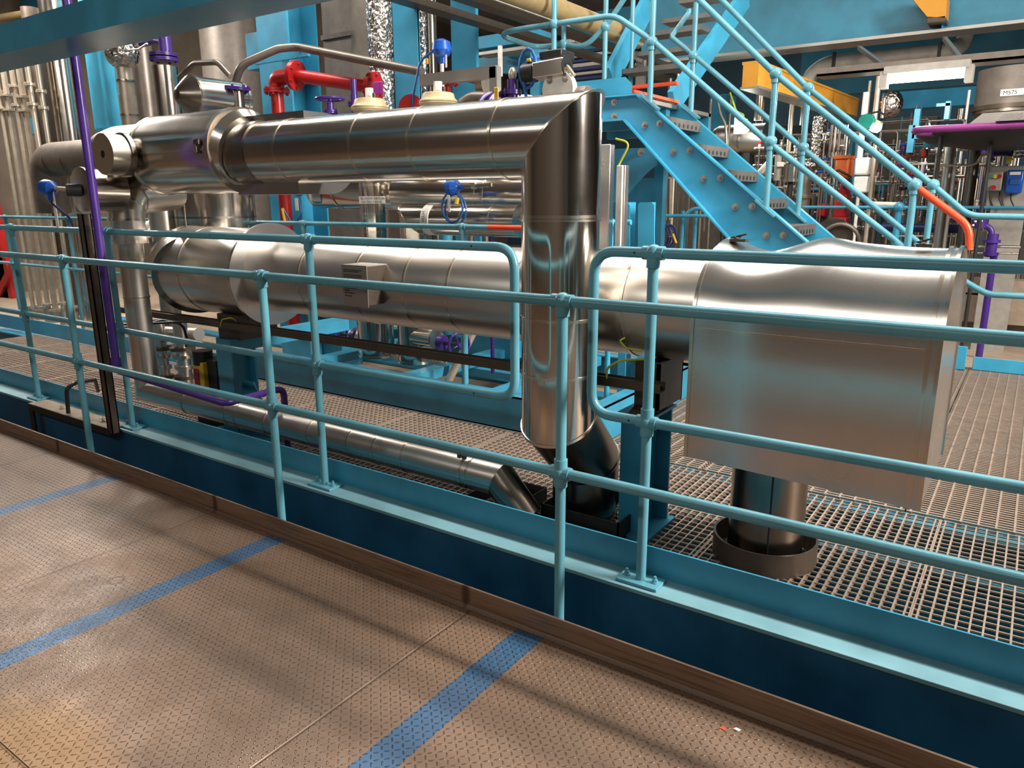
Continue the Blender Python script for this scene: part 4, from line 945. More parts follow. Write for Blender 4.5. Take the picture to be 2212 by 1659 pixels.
MB().bar(q+V((-.06, .10, .06)), q+V((-.06, .10, .20)), .05, .05, (1, 0, 0)).build('mount', 'galv', av)
lp_ = [at(1140, 148, Y=4.0)+V((.06*math.cos(a), 0, .11*math.sin(a))) for a in [i*.52 for i in range(13)]]; MB().tube(lp_, .010, 8).build('cable', 'cable', av)
MB().tube(rounded([at(1165, 123, Y=4.05), at(1140, 130, Y=4.0), at(1130, 150, Y=4.0), at(1133, 190, Y=4.0), at(1138, 215, Y=4.0)], .06), .011, 8).build('cable', 'cable', av)
fr_box(1137, 126, 1146, 133, 3.98, .01, 'yellow_sleeve', 'yellowtag', parent=av); MB().bar(at(1222, 138, Y=4.02), at(1240, 163, Y=4.02), .012, .03, (0, -1, 0)).build('tag_strip', 'cream', av)
# ================================================================== stair
YA, YB = 5.40, 6.15
stt = thing('stair', 'bright blue steel stair descending to the right behind the big box', 'stair', (-1.5, 5.8, G))
def stringer(Y, sgn, name, mat='stairblue'):
    k = Y/YA if False else 1
    cz = H+.139*YA; cx = -.483*YA; low = H+.105*YA; t = .012
    sl = .80; xe_ = -.43
    top = [(cx-.75, cz), (cx, cz), (xe_, cz-sl*(xe_-cx))]
    bot = [(cx-.75, low), (cx-.10, low), (xe_-.0, low-sl*(xe_-cx+.10))]
    root = MB(); pr = [V((x, Y, z)) for x, z in top] + [V((xe_, Y, G))] + [V((-.70, Y, G))] + [V((x, Y, z)) for x, z in reversed(bot[:2])]
    root.prism(pr, (0, t, 0)); w = root.build(name, mat, stt)
    for L, dz in ((top, -.006), (bot[:2]+[(-.70, G+.006)], .006)):
        m = MB()
        for i in range(len(L)-1): m.bar((L[i][0], Y-sgn*.03+t/2, L[i][1]+dz), (L[i+1][0], Y-sgn*.03+t/2, L[i+1][1]+dz), .07, .012)
        m.build('stringer_flange', mat, w)
    return w
s1 = stringer(YA+.05, 1, 'near_stringer'); s2 = stringer(YB, -1, 'far_stringer')
for u, v in ((1327, 221), (1327, 251), (1393, 270), (1425, 267), (1455, 328), (1490, 325), (1520, 386), (1556, 384), (1588, 447), (1625, 446), (1655, 509), (1692, 508)):
    p = at(u, v, Y=YA+.05); MB().hexbolt(p, (0, -1, 0), .017, .016).build('bolt', 'galv', stt)
for (u, v) in ((1511, 286), (1572, 341), (1635, 393), (1698, 450), (1760, 505)):
    p = at(u, v, Y=YB-.02)
    tr = MB().box((p.x-.25, YA+.062, p.z+.055), (p.x, YB-.002, p.z+.075)).build('tread', 'tread', stt)
    MB().box((p.x-.012, YA+.062, p.z), (p.x, YB-.002, p.z+.055)).build('nosing', 'tread', tr)
    m = MB()
    for k in range(7): y = YA+.14+k*.085; m.seg((p.x, y, p.z+.026), (p.x+.003, y, p.z+.026), .016, n=12)
    m.build('nosing_holes', 'dark', tr)
lx = -.483*YA; lz = H+.139*YA
ld_ = thing('stair_landing', 'blue stair landing with toe plate at the head of the stair', 'landing', (lx-.4, 5.9, lz-.2))
MB().box((lx-1.0, YA+.06, lz-.05), (lx+.02, 6.9, lz-.02)).build('deck', 'galv', ld_)
a, b, c, d = at(1222, 190, Y=YA+.08), at(1350, 166, Y=YA+.08), at(1364, 181, Y=YA+.08), at(1364, 202, Y=YA+.08)
MB().prism([V((a.x-.2, a.y, d.z)), V((a.x-.2, a.y, b.z)), b, c, d], (0, .01, 0)).build('toe_plate', 'stairblue', ld_)
MB().box((lx-1.0, 6.85, lz-.2), (lx+.02, 6.9, lz-.02)).build('edge_channel', 'beamblue', ld_)
for i in range(2): MB().box((lx-.95+.85*i, 6.0, G), (lx-.87+.85*i, 6.08, lz-.05)).build('leg', 'beamblue', ld_)
m = MB().bar(at(1364, 197, Y=YA+.1), at(1462, 221, Y=YB), .05, .022).build('nosing_bar', 'orange', ld_); m['label'] = 'orange red nosing bar of the top step'
q = at(1364, 189, Y=5.6); m = MB().bar(q, (at(1464, 176, Y=5.6).x, 5.6, q.z), .05, .022).build('nosing_bar', 'orange', ld_); m['label'] = 'orange red nosing bar of the upper flight'
# handrails of the lower flight
RH = .0215
def srail(lab, Y, top, mid, posts, extra):
    t = thing('stair_railing', lab, 'railing', at(posts[1][0], posts[1][2], Y=Y))
    P = [at(u, v, Y=Y) for u, v in top]; MB().tube(rounded(P, .2, 8), RH, 14).build('top_rail', 'blue', t)
    P = [at(u, v, Y=Y) for u, v in mid]; MB().tube(rounded(P, .2, 8), RH*.95, 14).build('mid_rail', 'blue', t)
    for u, v0, v1, balls in posts:
        p0, p1 = at(u, v0, Y=Y), at(u, v0, Y=Y); p1 = V((p0.x, Y, at(u-(v1-v0)*.06, v1, Y=Y).z))
        p = MB().seg(p1, p0, RH, n=14).build('post', 'blue', t)
        for vb in balls:
            z = at(u, vb, Y=Y).z; MB().ball((p0.x, Y, z), .042, 14).seg((p0.x, Y, z-.055), (p0.x, Y, z+.02), RH*1.3, n=14).build('ball_joint', 'blue', p)
        MB().bar(p1+V((-.07, 0, .062)), p1+V((.07, 0, -.05)), .07, .014).build('foot_plate', 'blue', p)
    return t
tn = srail('nearer blue handrail of the stair, its bottom end painted orange red', YA,
      [(1470, -40), (1675, 160), (1975, 400)], [(1412, 90), (1657, 305), (1975, 552)],
      [(1413, -30, 222, (90,)), (1676, 160, 452, (160, 305)), (1976, 400, 545, (400,))], None)
o = MB().tube(rounded([at(1984, 407, Y=YA), at(2093, 488, Y=YA), at(2094, 540, Y=YA)], .16, 8), RH*1.05, 14).build('painted_end', 'orange', tn); o['label'] = 'orange red painted bottom end'
tf = srail('farther blue handrail of the stair, levelling off to the right above the brown wall slabs', YB,
      [(1500, -60), (1745, 190), (2015, 400), (2092, 466), (2260, 470)], [(1450, 80), (1500, 120), (1731, 318), (2010, 545)],
      [(1504, 5, 242, (120,)), (1746, 190, 466, (190, 318)), (2016, 400, 545, (400,))], None)
MB().tube(rounded([at(1450, 80, Y=YB), at(1488, 28, Y=6.3), at(1488, 20, Y=6.3)], .1), RH*.95, 12).build('loop_end', 'blue', tf)
MB().tube(rounded([at(2070, 600, Y=YB), at(2108, 622, Y=YB), at(2135, 636, Y=YB), at(2260, 642, Y=YB)], .2, 6), RH, 14).build('mid_rail', 'blue', tf)
# landing guard loop and its posts
pA = at(1195, 52, Y=YA); pT = at(1136, 68, Y=5.75); zL = pA.z
tl = thing('landing_railing', 'blue looped guard rail round the stair landing above the actuator unit', 'railing', (pA.x, 5.8, lz))
yf = 6.08; pB = at(1218, 95, Y=yf); pC = at(1262, 103, Y=yf); pD = at(1308, 58, Y=yf)
zB = (zL+pB.z)/2
loop = [at(1412, 90, Y=YA), at(1328, 33, Y=YA), V((pA.x, YA, zL)), V((pT.x-.1, YA, zL)), V((pT.x-.1, yf, pB.z)), pB, pC, pD, at(1350, -5, Y=yf)]
MB().tube(rounded(loop, .28, 8), RH, 14).build('guard_rail', 'blue', tl)
for (u, v0, v1, Y, bl) in ((1197, -30, 105, YA, 52), (1218, -30, 165, yf, 95), (1308, -30, 168, yf, 58), (1366, -30, 40, 6.7, None)):
    p0 = at(u, 60, Y=Y); p = MB().seg((p0.x, Y, lz), (p0.x, Y, at(u, v0, Y=Y).z), RH, n=14).build('post', 'blue', tl)
    if bl: MB().ball((p0.x, Y, at(u, bl, Y=Y).z), .042, 14).build('ball_joint', 'blue', p)
# upper flight, rising away from the camera
uf = thing('upper_stair_flight', 'upper blue stair flight with grey treads rising away above the landing', 'stair', at(1380, 165, Y=6.6))
xl_, xr_2 = at(1318, 165, Y=6.35).x, at(1452, 215, Y=6.35).x
for xx, (u0, v0), (u1, v1), w in ((xl_, (1318, 168), (1400, 8), .05), (xr_2, (1452, 222), (1612, -8), .05)):
    p0, p1 = at(u0, v0, X=xx), at(u1, v1, X=xx); MB().bar(p0, p1, w, .2).build('stringer', 'stairblue', uf)
for (u, v) in ((1338, 150), (1366, 113), (1392, 70), (1424, 42), (1460, 0)):
    p = at(u, v, X=xl_); MB().box((xl_+.03, p.y, p.z-.04), (xr_2-.03, p.y+.22, p.z)).build('tread', 'tread', uf)
ya_ = thing('tray_post', 'perforated grey upright strut under the cable trays left of the stair', 'strut', at(1385, 190, Y=7.6)); fr_box(1373, 112, 1393, 185, 7.6, .05, 'strut', 'galv', parent=ya_); MB().bar(at(1358, 113, Y=7.6), at(1390, 130, Y=7.6), .05, .06).build('arm', 'galv', ya_)
# bright cladding and panels seen below the landing
fr_box(1290, 312, 1316, 540, 4.3, .06, 'panel_box', 'box', 'bright steel panel standing directly right of the riser top', 'panel')
tk = thing('cable_trunking', 'white upright cable trunking right of the riser with a green yellow wire', 'trunking', at(1335, 500, Y=4.0)); fr_box(1329, 357, 1342, 560, 4.0, .05, 'body', 'white', parent=tk); fr_box(1342, 357, 1348, 555, 4.01, .05, 'side', 'galv', parent=tk)
MB().tube(rounded([at(1336, 358, Y=4.02), at(1362, 308, Y=4.02), at(1330, 300, Y=4.02)], .05), .006, 8).build('earth_wire', 'greenyellow', tk)
gp = thing('gusset_plate', 'large blue gusset plate with a curved cut-out under the stair head', 'plate', at(1375, 420, Y=5.7))
P_ = [(1318, 322), (1418, 318), (1418, 355), (1395, 375), (1372, 400), (1352, 425), (1322, 440)]
MB().prism([at(u, v, Y=5.7) for u, v in P_], (0, .015, 0)).build('web', 'stairblue', gp)
for u, v in ((1385, 329), (1352, 393)): MB().hexbolt(at(u, v, Y=5.7), (0, -1, 0), .02, .02).build('bolt', 'galv', gp)
fr_box(1322, 385, 1428, 560, 6.3, .1, 'blue_cabinet', 'colblue', 'flat blue cabinet wall below the gusset plate', 'cabinet')
for i, (x0, x1, lab) in enumerate(((1345, 1360, 'short bright blue chamfered stub post beside the white trunking'), (1378, 1413, 'wider bright blue chamfered angle post standing behind the right loop of the railing'))):
    Y = 4.7; t = thing('stub_post', lab, 'post', at(x0, 560, Y=Y)); yt = 437
    pts_ = [(x0, 560), (x0, yt+6), (x0+4, yt), (x1-5, yt), (x1, yt+6), (x1, 560)]
    MB().prism([at(u, v, Y=Y) for u, v in pts_], (0, .012, 0)).build('plate', 'stairblue', t)
    xm = at((x0+x1)/2-1, 500, Y=Y).x; MB().box((xm, Y-.0+.012, G), (xm+.012, Y+.12, at(x0, yt, Y=Y).z)).build('rib', 'stairblue', t); MB().box((xm-.03, Y, G), (xm+.03, Y+.012, at(x0, 558, Y=Y).z)).build('stem', 'stairblue', t)
sr = thing('railing', 'short blue rail end with ball joint between the riser and the stub posts', 'railing', at(1325, 500, Y=4.4)); MB().tube([at(1240, 489, Y=4.4), at(1363, 480, Y=4.4)], R*1.05, 12).build('rail', 'stairblue', sr)
q = at(1320, 483, Y=4.4); MB().ball(q, .034, 14).build('ball_joint', 'stairblue', sr); MB().seg((q.x, 4.4, G), q, R*1.1, n=12).build('post', 'stairblue', sr)
# tan panelled wall and thin conduits between stub posts and stair
wp = thing('wall_panel', 'brown panelled wall with upright conduits below the stair', 'wall panel', at(1500, 520, Y=9))
fr_box(1425, 340, 1600, 560, 10.2, .1, 'sheet', 'duct', parent=wp)
for px in (1425, 1433, 1450, 1460, 1488, 1500, 1515, 1535, 1560): vcyl(px, 340, 540, 10.1, 5, 'conduit', 'cream' if px % 2 else 'darkpipe', parent=wp)
o = fr_box(1438, 382, 1448, 470, 8.8, .03, 'door_handle', 'cream'); bpy.data.objects.remove(o)
hp = thing('pull_handle', 'tall narrow white pull handle on the dark door left of the brown panelled wall', 'handle', at(1442, 470, Y=8.7)); pp = [at(1438, 475, Y=8.7), at(1439, 384, Y=8.7), at(1449, 384, Y=8.7), at(1448, 475, Y=8.7)]
for i in range(3): MB().bar(pp[i], pp[i+1], .02, .02, (0, 1, 0)).build('bar', 'cream', hp)
r5 = thing('railing', 'distant dull blue railing with a curved end seen under the stair', 'railing', at(1480, 470, Y=8.0)); rr5 = rad(at(1500, 460, Y=8), 8)
MB().tube([at(1414, 466, Y=8), at(1575, 467, Y=8)], rr5, 10).build('top_rail', 'beamblue', r5); MB().tube(rounded([at(1475, 540, Y=8.2), at(1480, 462, Y=8.2), at(1500, 450, Y=8.2), at(1560, 452, Y=8.2)], .15), rr5, 10).build('curved_end', 'beamblue', r5)
for px in (1475, 1503, 1578): p = at(px, 470, Y=8.1); MB().seg((p.x, 8.1, G), (p.x, 8.1, at(px, 455 if px != 1578 else 468, Y=8.1).z), rr5, n=10).build('post', 'beamblue', r5)
nb = thing('cable_bundle', 'dark blue bundle of cable with a yellow tag hanging below the distant railing', 'cable', at(1440, 515, Y=7.8))
for k in range(4): MB().tube([at(1440+6*k-10, 490, Y=7.8)+V((.08*math.cos(a), 0, .12*math.sin(a)-.1)) for a in [i*.52 for i in range(13)]], .012, 6).build('loop', 'navy', nb)
MB().bar(at(1454, 505, Y=7.75), at(1461, 525, Y=7.75), .03, .01).build('yellow_tag', 'yellowtag', nb)
# ------------------------------------------------------------------ right hand wall slabs and kick plate
for i, (y0, y1, lab, mm) in enumerate(((606, 636, 'upper tan wall slab right of the big box', 'concrete'), (640, 700, 'lower tan wall slab right of the big box, below the blue mid rail', 'concrete'))):
    Y = 8.6; a, b = at(1750, y0, Y=Y), at(2300, y1, Y=Y); zt_ = at(2150, y0, Y=Y).z; zb_ = at(2150, y1, Y=Y).z
    tag(MB().box((a.x, Y, zb_), (b.x, Y+.3, zt_)).build('wall_slab', mm, bevel=.006), lab, 'wall slab')
Y = 8.75; tag(MB().box((at(1750, 720, Y=Y).x, Y, G), (at(2300, 720, Y=Y).x, Y+.2, at(2150, 700, Y=Y).z)).build('wall_plinth', 'duct'), 'dull grey plinth below the tan wall slabs at the right', 'plinth')
Y = 7.36; a, b = at(2103, 771, Y=Y), at(2300, 790, Y=Y); tag(MB().box((a.x, Y, G), (b.x+.5, Y+.01, at(2110, 771, Y=Y).z)).build('kick_plate', 'stairblue', bevel=.004), 'bright blue kick plate at the far edge of the grating, right of the big box', 'kick plate')
Y = 7.3; a, b = at(2078, 760, Y=Y), at(2087, 775, Y=Y); tag(MB().box((at(2040, 780, Y=Y).x, Y, G), (b.x, Y+.01, at(2080, 748, Y=Y).z)).build('kick_plate', 'stairblue', bevel=.01), 'small bright blue kick plate end half hidden by the big box', 'kick plate')
# ------------------------------------------------------------------ overhead steel
cbm = thing('crane_beam', 'big blue girder running across the upper right behind the stair', 'girder', at(2000, 75, Y=9))
zf = (at(1650, 100, Y=9).z+at(2200, 62, Y=9).z)/2
MB().box((-4.3, 9, zf), (4, 9.03, 6)).build('web', 'girderblue', cbm); MB().box((-4.3, 8.84, zf-.03), (4, 9.18, zf)).build('bottom_flange', 'galv', cbm)
MB().box((at(2045, 0, Y=9).x, 8.86, zf), (at(2048, 0, Y=9).x, 9, 6)).build('stiffener', 'colblue', cbm)
b2 = MB().box((at(1730, 150, Y=11).x, 11, at(2100, 182, Y=11).z), (5, 11.2, 5.6)).build('girder', 'girderblue'); tag(b2, 'second blue girder farther back below the big one at the upper right', 'girder')
m = [at(u, v, Y=8.7) for u, v in ((1966, -8), (2003, 36), (2043, 38), (2046, -8))]; yb = thing('crane_bracket', 'yellow painted bracket hanging at the top edge on the big blue girder', 'bracket', at(2010, 0, Y=8.7)); MB().prism(m, (0, .25, 0)).build('plate', 'yellow', yb); fr_box(2003, 36, 2042, 48, 8.7, .25, 'foot', 'brown', parent=yb)
# yellow crane rail, running away
p0 = at(1621, 162, Y=6.9); p1 = at(1840, 236, Y=10.2); hN = (at(1621, 128, Y=6.9)-at(1621, 188, Y=6.9)).z
yr = thing('crane_rail', 'yellow orange hoist beam running away behind the stair handrails', 'beam', p0); xx = (p0.x+p1.x)/2; zz = (p0.z+p1.z)/2
MB().bar(p0, p1, .14, hN*.86).build('web_box', 'yellow', yr); MB().bar(p0+V((0, 0, -hN*.45)), p1+V((0, 0, -hN*.45)), .17, .02).build('bottom_flange', 'galv', yr); MB().bar(p0+V((0, 0, hN*.45)), p1+V((0, 0, hN*.45)), .16, .02).build('top_flange', 'yellow', yr)
# fluorescent lamp with struts
fa, fb = at(1910, 177, Y=7.6), at(2094, 161, Y=7.6); fb.z = fa.z
fl_ = thing('fluorescent_lamp', 'lit long fluorescent lamp hanging on two struts at the upper right', 'lamp', (fa+fb)/2+V((0, 0, .05)))
MB().bar(fa+V((0, 0, .085)), fb+V((0, 0, .085)), .15, .06).build('housing', 'grey', fl_); MB().bar(fa+V((0, 0, .02)), fb+V((0, 0, .02)), .11, .07).build('diffuser', 'tube', fl_, bevel=.02)
for e in (fa, fb): MB().bar(e+V((-.03, 0, .01)), e+V((.03, 0, .01)), .13, .13).build('end_cap', 'grey', fl_)
MB().bar(at(1856, 103, Y=8.8), at(1922, 152, Y=7.6), .035, .035).build('strut', 'galv', fl_); MB().bar(at(2040, 83, Y=8.8), at(2083, 137, Y=7.6), .035, .035).build('strut', 'galv', fl_)
tr_ = thing('cable_tray', 'grey cable tray carrying the fluorescent lamp, running level to the right edge', 'tray', at(2100, 145, Y=7.8)); a, b = at(1770, 163, Y=7.8), at(2300, 122, Y=7.8); zz = (at(2000, 148, Y=7.8)).z
MB().box((a.x, 7.7, zz), (b.x, 7.95, zz+.02)).build('bed', 'darkpipe', tr_); MB().box((a.x, 7.7, zz), (b.x, 7.71, zz+.07)).build('side_rail', 'darkpipe', tr_)
pipe([(1745, 185, 9.6), (1752, 160, 9.6), (1785, 136, 9.6), (2045, 110, 9.6), (2080, 98, 9.8), (2090, 60, 9.8)], 30, 'grey_pipe', 'grey', 'thick grey pipe bending level below the big blue girder at the upper right', 'pipe', bend=.35)
for px, y0, y1, lab in ((1800, 112, 165, 'left hanger rod of the thick grey pipe'), (2028, 90, 145, 'right hanger rod of the thick grey pipe')): fr_box(px-4, y0, px+3, y1, 9.4, .04, 'hanger', 'dark', lab, 'hanger')
# overhead trays upper middle (running away)
for i, (u0, v0, u1, v1, w, hh, mm, lab) in enumerate(((880, 0, 1320, 140, .14, .05, 'brown', 'lower dark brown tray running away overhead above the galvanised frame'), (960, -20, 1340, 92, .12, .05, 'brown', 'upper dark brown tray running away overhead left of the stair posts'))):
    xx = at(u0, v0, Y=4.6).x; p0 = at(u0, v0, X=xx); p1 = V((xx, 9.5, p0.z)); tag(MB().bar(p0+V((0, -1, 0)), p1, w, hh).build('overhead_tray', mm), lab, 'tray')
xx = at(1130, 0, Y=5.2).x; p0 = at(1130, -8, X=xx); tag(MB().seg(p0+V((0, -1, 0)), V((xx, 7.2, p0.z)), .085, n=24).build('overhead_pipe', 'tan'), 'thick tan pipe running away overhead, ending above the landing', 'pipe')
xx = at(1085, 10, Y=6.0).x; p0 = at(1085, 12, X=xx); lt = thing('overhead_lamp', 'overhead lamp strip glowing beside the brown trays at the top edge', 'lamp', p0); MB().box(p0+V((-.12, -1.2, .03)), p0+V((.12, 1.1, .08))).build('housing', 'grey', lt); MB().box(p0+V((-.09, -1.15, -.01)), p0+V((.09, 1.05, .03))).build('diffuser', 'white', lt)
# blue framing behind the landing
fr_box(1028, 68, 1180, 96, 8.2, .2, 'frame_beam', 'colblue', 'blue frame beam level behind the landing, upper one', 'beam')
fr_box(1030, 98, 1240, 106, 8.15, .25, 'frame_flange', 'galv', 'thin grey flange under the upper blue frame beam', 'beam')
fr_box(1145, 60, 1165, 225, 8.0, .2, 'frame_post', 'colblue', 'blue frame post behind the actuator unit', 'post')
fr_box(1085, 105, 1150, 155, 8.6, .1, 'wall_sheet', 'colblue', 'blue wall panel behind the actuator unit', 'panel')
fr_box(1028, 122, 1080, 155, 8.6, .1, 'wall_sheet', 'beamblue', 'darker blue wall panel right of the third blue column', 'panel')
fr_box(1215, 20, 1420, 100, 10.5, .2, 'frame_beam', 'colblue', 'deep blue frame beam behind the landing loop', 'beam')
fr_box(1075, 98, 1081, 165, 8.1, .05, 'white_post', 'white', 'thin white upright between the two blue wall panels', 'post')
for i, (y, w) in enumerate(((118, 5), (128, 4), (138, 7), (146, 4), (156, 5), (166, 5))):
    a, b = at(1215, y+8, Y=7.9), at(1345, y-6, Y=7.9); b.z = a.z
    lab = ('topmost', 'second', 'third', 'fourth', 'fifth', 'lowest')[i]; tag(MB().bar(a, b, .05, rad(a, w)*2).build('wall_tray', 'galv' if i % 2 == 0 else 'navy'), f'{lab} of the stacked trays and cables behind the actuator unit', 'tray')
# ================================================================== process plant at the right, far behind the stair
def vp(px, y0, y1, Y, w, mat, lab, cat='pipe', grp=None, nm='upright_pipe', **k): return vcyl(px, y0, y1, Y, w, nm, mat, lab, cat, grp, **k)
tank = thing('tank', 'grey steel tank marked M575 at the right edge', 'tank', at(2190, 240, Y=9.2))
o, c, r = vcyl(2205, 150, 240, 9.2, 168, 'shell', 'duct', parent=tank, pyr=195, n=48, z0=at(2190, 222, Y=8.65).z)
zr = at(2190, 222, Y=8.65).z
MB().lathe((c.x, 9.2, zr), (0, 0, -1), [(0, r), (.05, r*1.01), (.16, r*.8), (.22, r*.5), (.25, r*.2)], 48).build('dished_bottom', 'steeldark', tank)
MB().ring((c.x, 9.2, zr-.02), (0, 0, 1), r-.01, r+.02, .04, 48).build('bottom_ring', 'brown', tank)
pa, pb_ = at(2160, 208, Y=9.2-r-.012), at(2213, 190, Y=9.2-r-.012)
lpl = MB().box((pa.x, pa.y, pa.z), (pb_.x, pa.y+.03, pb_.z)).build('name_plate', 'white', tank)
text('M575', pa+V((.02, -.002, (pb_.z-pa.z)*.2)), (pb_.z-pa.z)*.62, (0, -1, 0), lpl)
MB().seg((c.x-.15, 9.1, at(2190, 262, Y=9.2).z), (c.x-.15, 9.1, at(2190, 232, Y=9.2).z), .02, n=8).build('outlet', 'galv', tank)
rim = thing('vessel_cover', 'wide vessel cover with a magenta tube rim and steel lids below the M575 tank', 'vessel cover', at(2190, 280, Y=7.0))
rp0, rp1 = at(1972, 281, Y=7.2), at(2300, 262, Y=7.2); rp1.z = rp0.z; rr_ = rad(rp0, 15)
MB().tube(rounded([rp0+V((.6, 1.4, 0)), rp0+V((0, .25, 0)), rp0+V((.0, 0, 0)), rp1], .2), rr_, 14).build('tube_rim', 'magenta', rim)
MB().prism([rp0+V((.38, .1, rr_)), rp0+V((.47, .1, rr_+.08)), V((rp1.x, 7.3, rp0.z+rr_+.09)), V((rp1.x, 7.3, rp0.z+rr_))], (0, .6, 0)).build('steel_lid', 'steel2', rim)
a = at(2150, 262, Y=7.15); MB().prism([a, a+V((.05, 0, .05)), V((rp1.x, 7.15, a.z+.06)), V((rp1.x, 7.15, a.z))], (0, .5, 0)).build('steel_lid', 'box', rim)
MB().lathe((rp1.x-.3, 8.1, rp0.z), (0, 0, -1), [(0, .8), (.06, .7), (.12, .4), (.14, .1)], 40).build('dished_bottom', 'dark', rim)
for px, lab in ((2030, 'left one'), (2140, 'right one')): MB().seg((at(px, 300, Y=7.5).x, 7.6, G), (at(px, 300, Y=7.5).x, 7.6, rp0.z), .016, n=10).build('leg', 'dark', rim)
# tall pipes, from left to right
vp(1445, 170, 300, 8.5, 9, 'darkpipe', 'slim dark upright pipe behind the top step', z0=G); vp(1462, 160, 300, 8.5, 6, 'cream', 'slim cream upright pipe behind the top step', z0=G)
for i, (px, w, mm, lab) in enumerate(((1528, 7, 'darkpipe', 'forked brown upright conduit right of the stair head'), (1570, 6, 'brown', 'thin brown upright conduit behind the green lit vessel'))): vp(px, 215, 500, 9.5, w, mm, lab)
pipe([(1548, 205, 9.4), (1556, 245, 9.4), (1568, 270, 9.4), (1570, 320, 9.4)], 6, 'bent_conduit', 'darkpipe', 'thin conduit bending down behind the stair near the green lit vessel', 'conduit', bend=.3)
fr_box(1525, 205, 1560, 535, 10.5, .4, 'blue_cabinet', 'colblue', 'dark blue cabinet behind the stair head', 'cabinet')
gv = thing('lit_vessel', 'level steel vessel glowing greenish under a bright lamp behind the stair', 'vessel', at(1605, 300, Y=9.8)); a, b = at(1555, 305, Y=9.8), at(1655, 300, Y=9.8)
MB().seg(a, b, .19, n=32).build('shell', 'steel2', gv, sharp=30); MB().lathe(a, a-b, [(0, .19), (.06, .16), (.1, .06)], 28).build('dished_end', 'steel2', gv); band(gv, (a+b)/2, (1, 0, 0), .19, .03); 
for q in (a+V((.2, 0, 0)), b-V((.2, 0, 0))): MB().box((q.x-.04, 9.7, G), (q.x+.04, 9.9, q.z-.1)).build('leg', 'dark', gv)
gl = thing('work_lamp', 'round white work lamp shining behind the handrails of the stair', 'lamp', at(1606, 275, Y=9.3)); MB().ball(at(1606, 275, Y=9.3), .075, 14).build('globe', 'tube', gl); MB().seg(at(1606, 258, Y=9.3), at(1606, 268, Y=9.3), .05, n=12).build('cap', 'white', gl)
MB().tube(rounded([at(1606, 258, Y=9.3), at(1606, 248, Y=9.4), at(1590, 240, Y=9.6), at(1577, 200, Y=9.6)], .1), .012, 8).build('cord', 'greenyellow', gl)
fr_box(1585, 253, 1597, 290, 9.5, .1, 'white_box', 'white', 'narrow white box left of the work lamp', 'box')
vp(1641, 195, 260, 9.0, 20, 'steel', 'bright steel pipe hanging under the hoist beam, left one'); vp(1738, 205, 270, 9.0, 16, 'steel', 'bright steel pipe hanging under the hoist beam, right one')
vp(1705, 215, 330, 9.3, 5, 'cream', 'left of two thin cream rods behind the stair'); vp(1710, 212, 330, 9.2, 5, 'cream', 'right of two thin cream rods behind the stair')
vp(1680, 335, 390, 9.0, 14, 'grey', 'short grey cylinder left of the polished drum, behind the stair'); pipe([(1640, 372, 9.0), (1658, 352, 9.0)], 10, 'inclined_tube', 'white', 'white inclined tube left of the short grey cylinder', 'tube'); pipe([(1648, 376, 8.9), (1666, 355, 8.9)], 8, 'inclined_tube', 'cream', 'cream inclined tube beside the white inclined tube', 'tube')
fr_box(1678, 350, 1692, 360, 8.9, .1, 'white_box', 'white', 'small white box on the short grey cylinder', 'box')
dr = thing('polished_drum', 'polished steel drum with a foil top between the two stair handrails', 'drum', at(1708, 395, Y=8.6)); o, c, r = vcyl(1709, 355, 393, 8.6, 32, 'shell', 'steel', parent=dr); MB().ball((c.x, 8.6, at(1709, 345, Y=8.6).z), r*1.1, 16, (1.1, 1, .55)).build('foil_top', 'foil', dr); MB().ring((c.x, 8.6, at(1709, 393, Y=8.6).z), (0, 0, 1), r-.01, r+.015, .03, 30).build('bottom_ring', 'band', dr); MB().seg((c.x, 8.6, G), (c.x, 8.6, at(1709, 393, Y=8.6).z), .03, n=8).build('leg', 'dark', dr)
fo = thing('foil_pipe', 'foil wrapped upright pipe behind the right handrail of the stair', 'pipe', at(1768, 300, Y=9.6)); o, c, r = vcyl(1768, 252, 345, 9.6, 32, 'upper_wrap', 'foil', parent=fo); MB().ball((c.x-.1, 9.6, at(1765, 357, Y=9.6).z), r*1.35, 18, (1.2, 1, .7)).build('lower_lump', 'foil', fo); MB().seg((c.x-.1, 9.6, G), (c.x-.1, 9.6, at(1765, 360, Y=9.6).z), r*.75, n=20).build('lower_leg', 'cream', fo); flange(fo, (c.x-.1, 9.6, at(1765, 425, Y=9.6).z), (0, 0, 1), r*1.2, 'cream', 6)
MB().seg((c.x+.05, 9.65, at(1790, 310, Y=9.6).z), (c.x+.3, 9.75, at(1790, 310, Y=9.6).z), r*1.1, n=20).build('side_drum', 'darkpipe', fo)
for i, (px, w, mm) in enumerate(((1795, 6, 'darkpipe'), (1803, 5, 'cream'), (1812, 6, 'darkpipe'), (1828, 10, 'steel'))): vp(px, 270, 340 if px < 1825 else 335, 9.4, w, mm, ('leftmost', 'second', 'third', 'rightmost and shiniest')[i] + ' of the four upright pipes above the orange gearbox')
og = thing('gear_unit', 'orange gear unit standing on red pipework behind the stair', 'gear unit', at(1815, 385, Y=9.0)); fr_box(1803, 342, 1832, 385, 9.0, .3, 'casing', 'orangeplastic', parent=og, bevel=.02); fr_box(1800, 335, 1834, 343, 8.98, .34, 'top_flange', 'orangeplastic', parent=og); fr_box(1788, 365, 1803, 380, 9.05, .2, 'side_arm', 'orangeplastic', parent=og)
q = at(1812, 378, Y=8.95); MB().tube([q+V((-.12, 0, 0)), q+V((0, -.02, .05)), q+V((.12, 0, -.02)), q+V((.05, 0, -.14))], .015, 8).build('cable', 'dark', og)
rv = thing('red_valve', 'stacked red valve column below the orange gear unit', 'valve', at(1815, 480, Y=9.0)); 
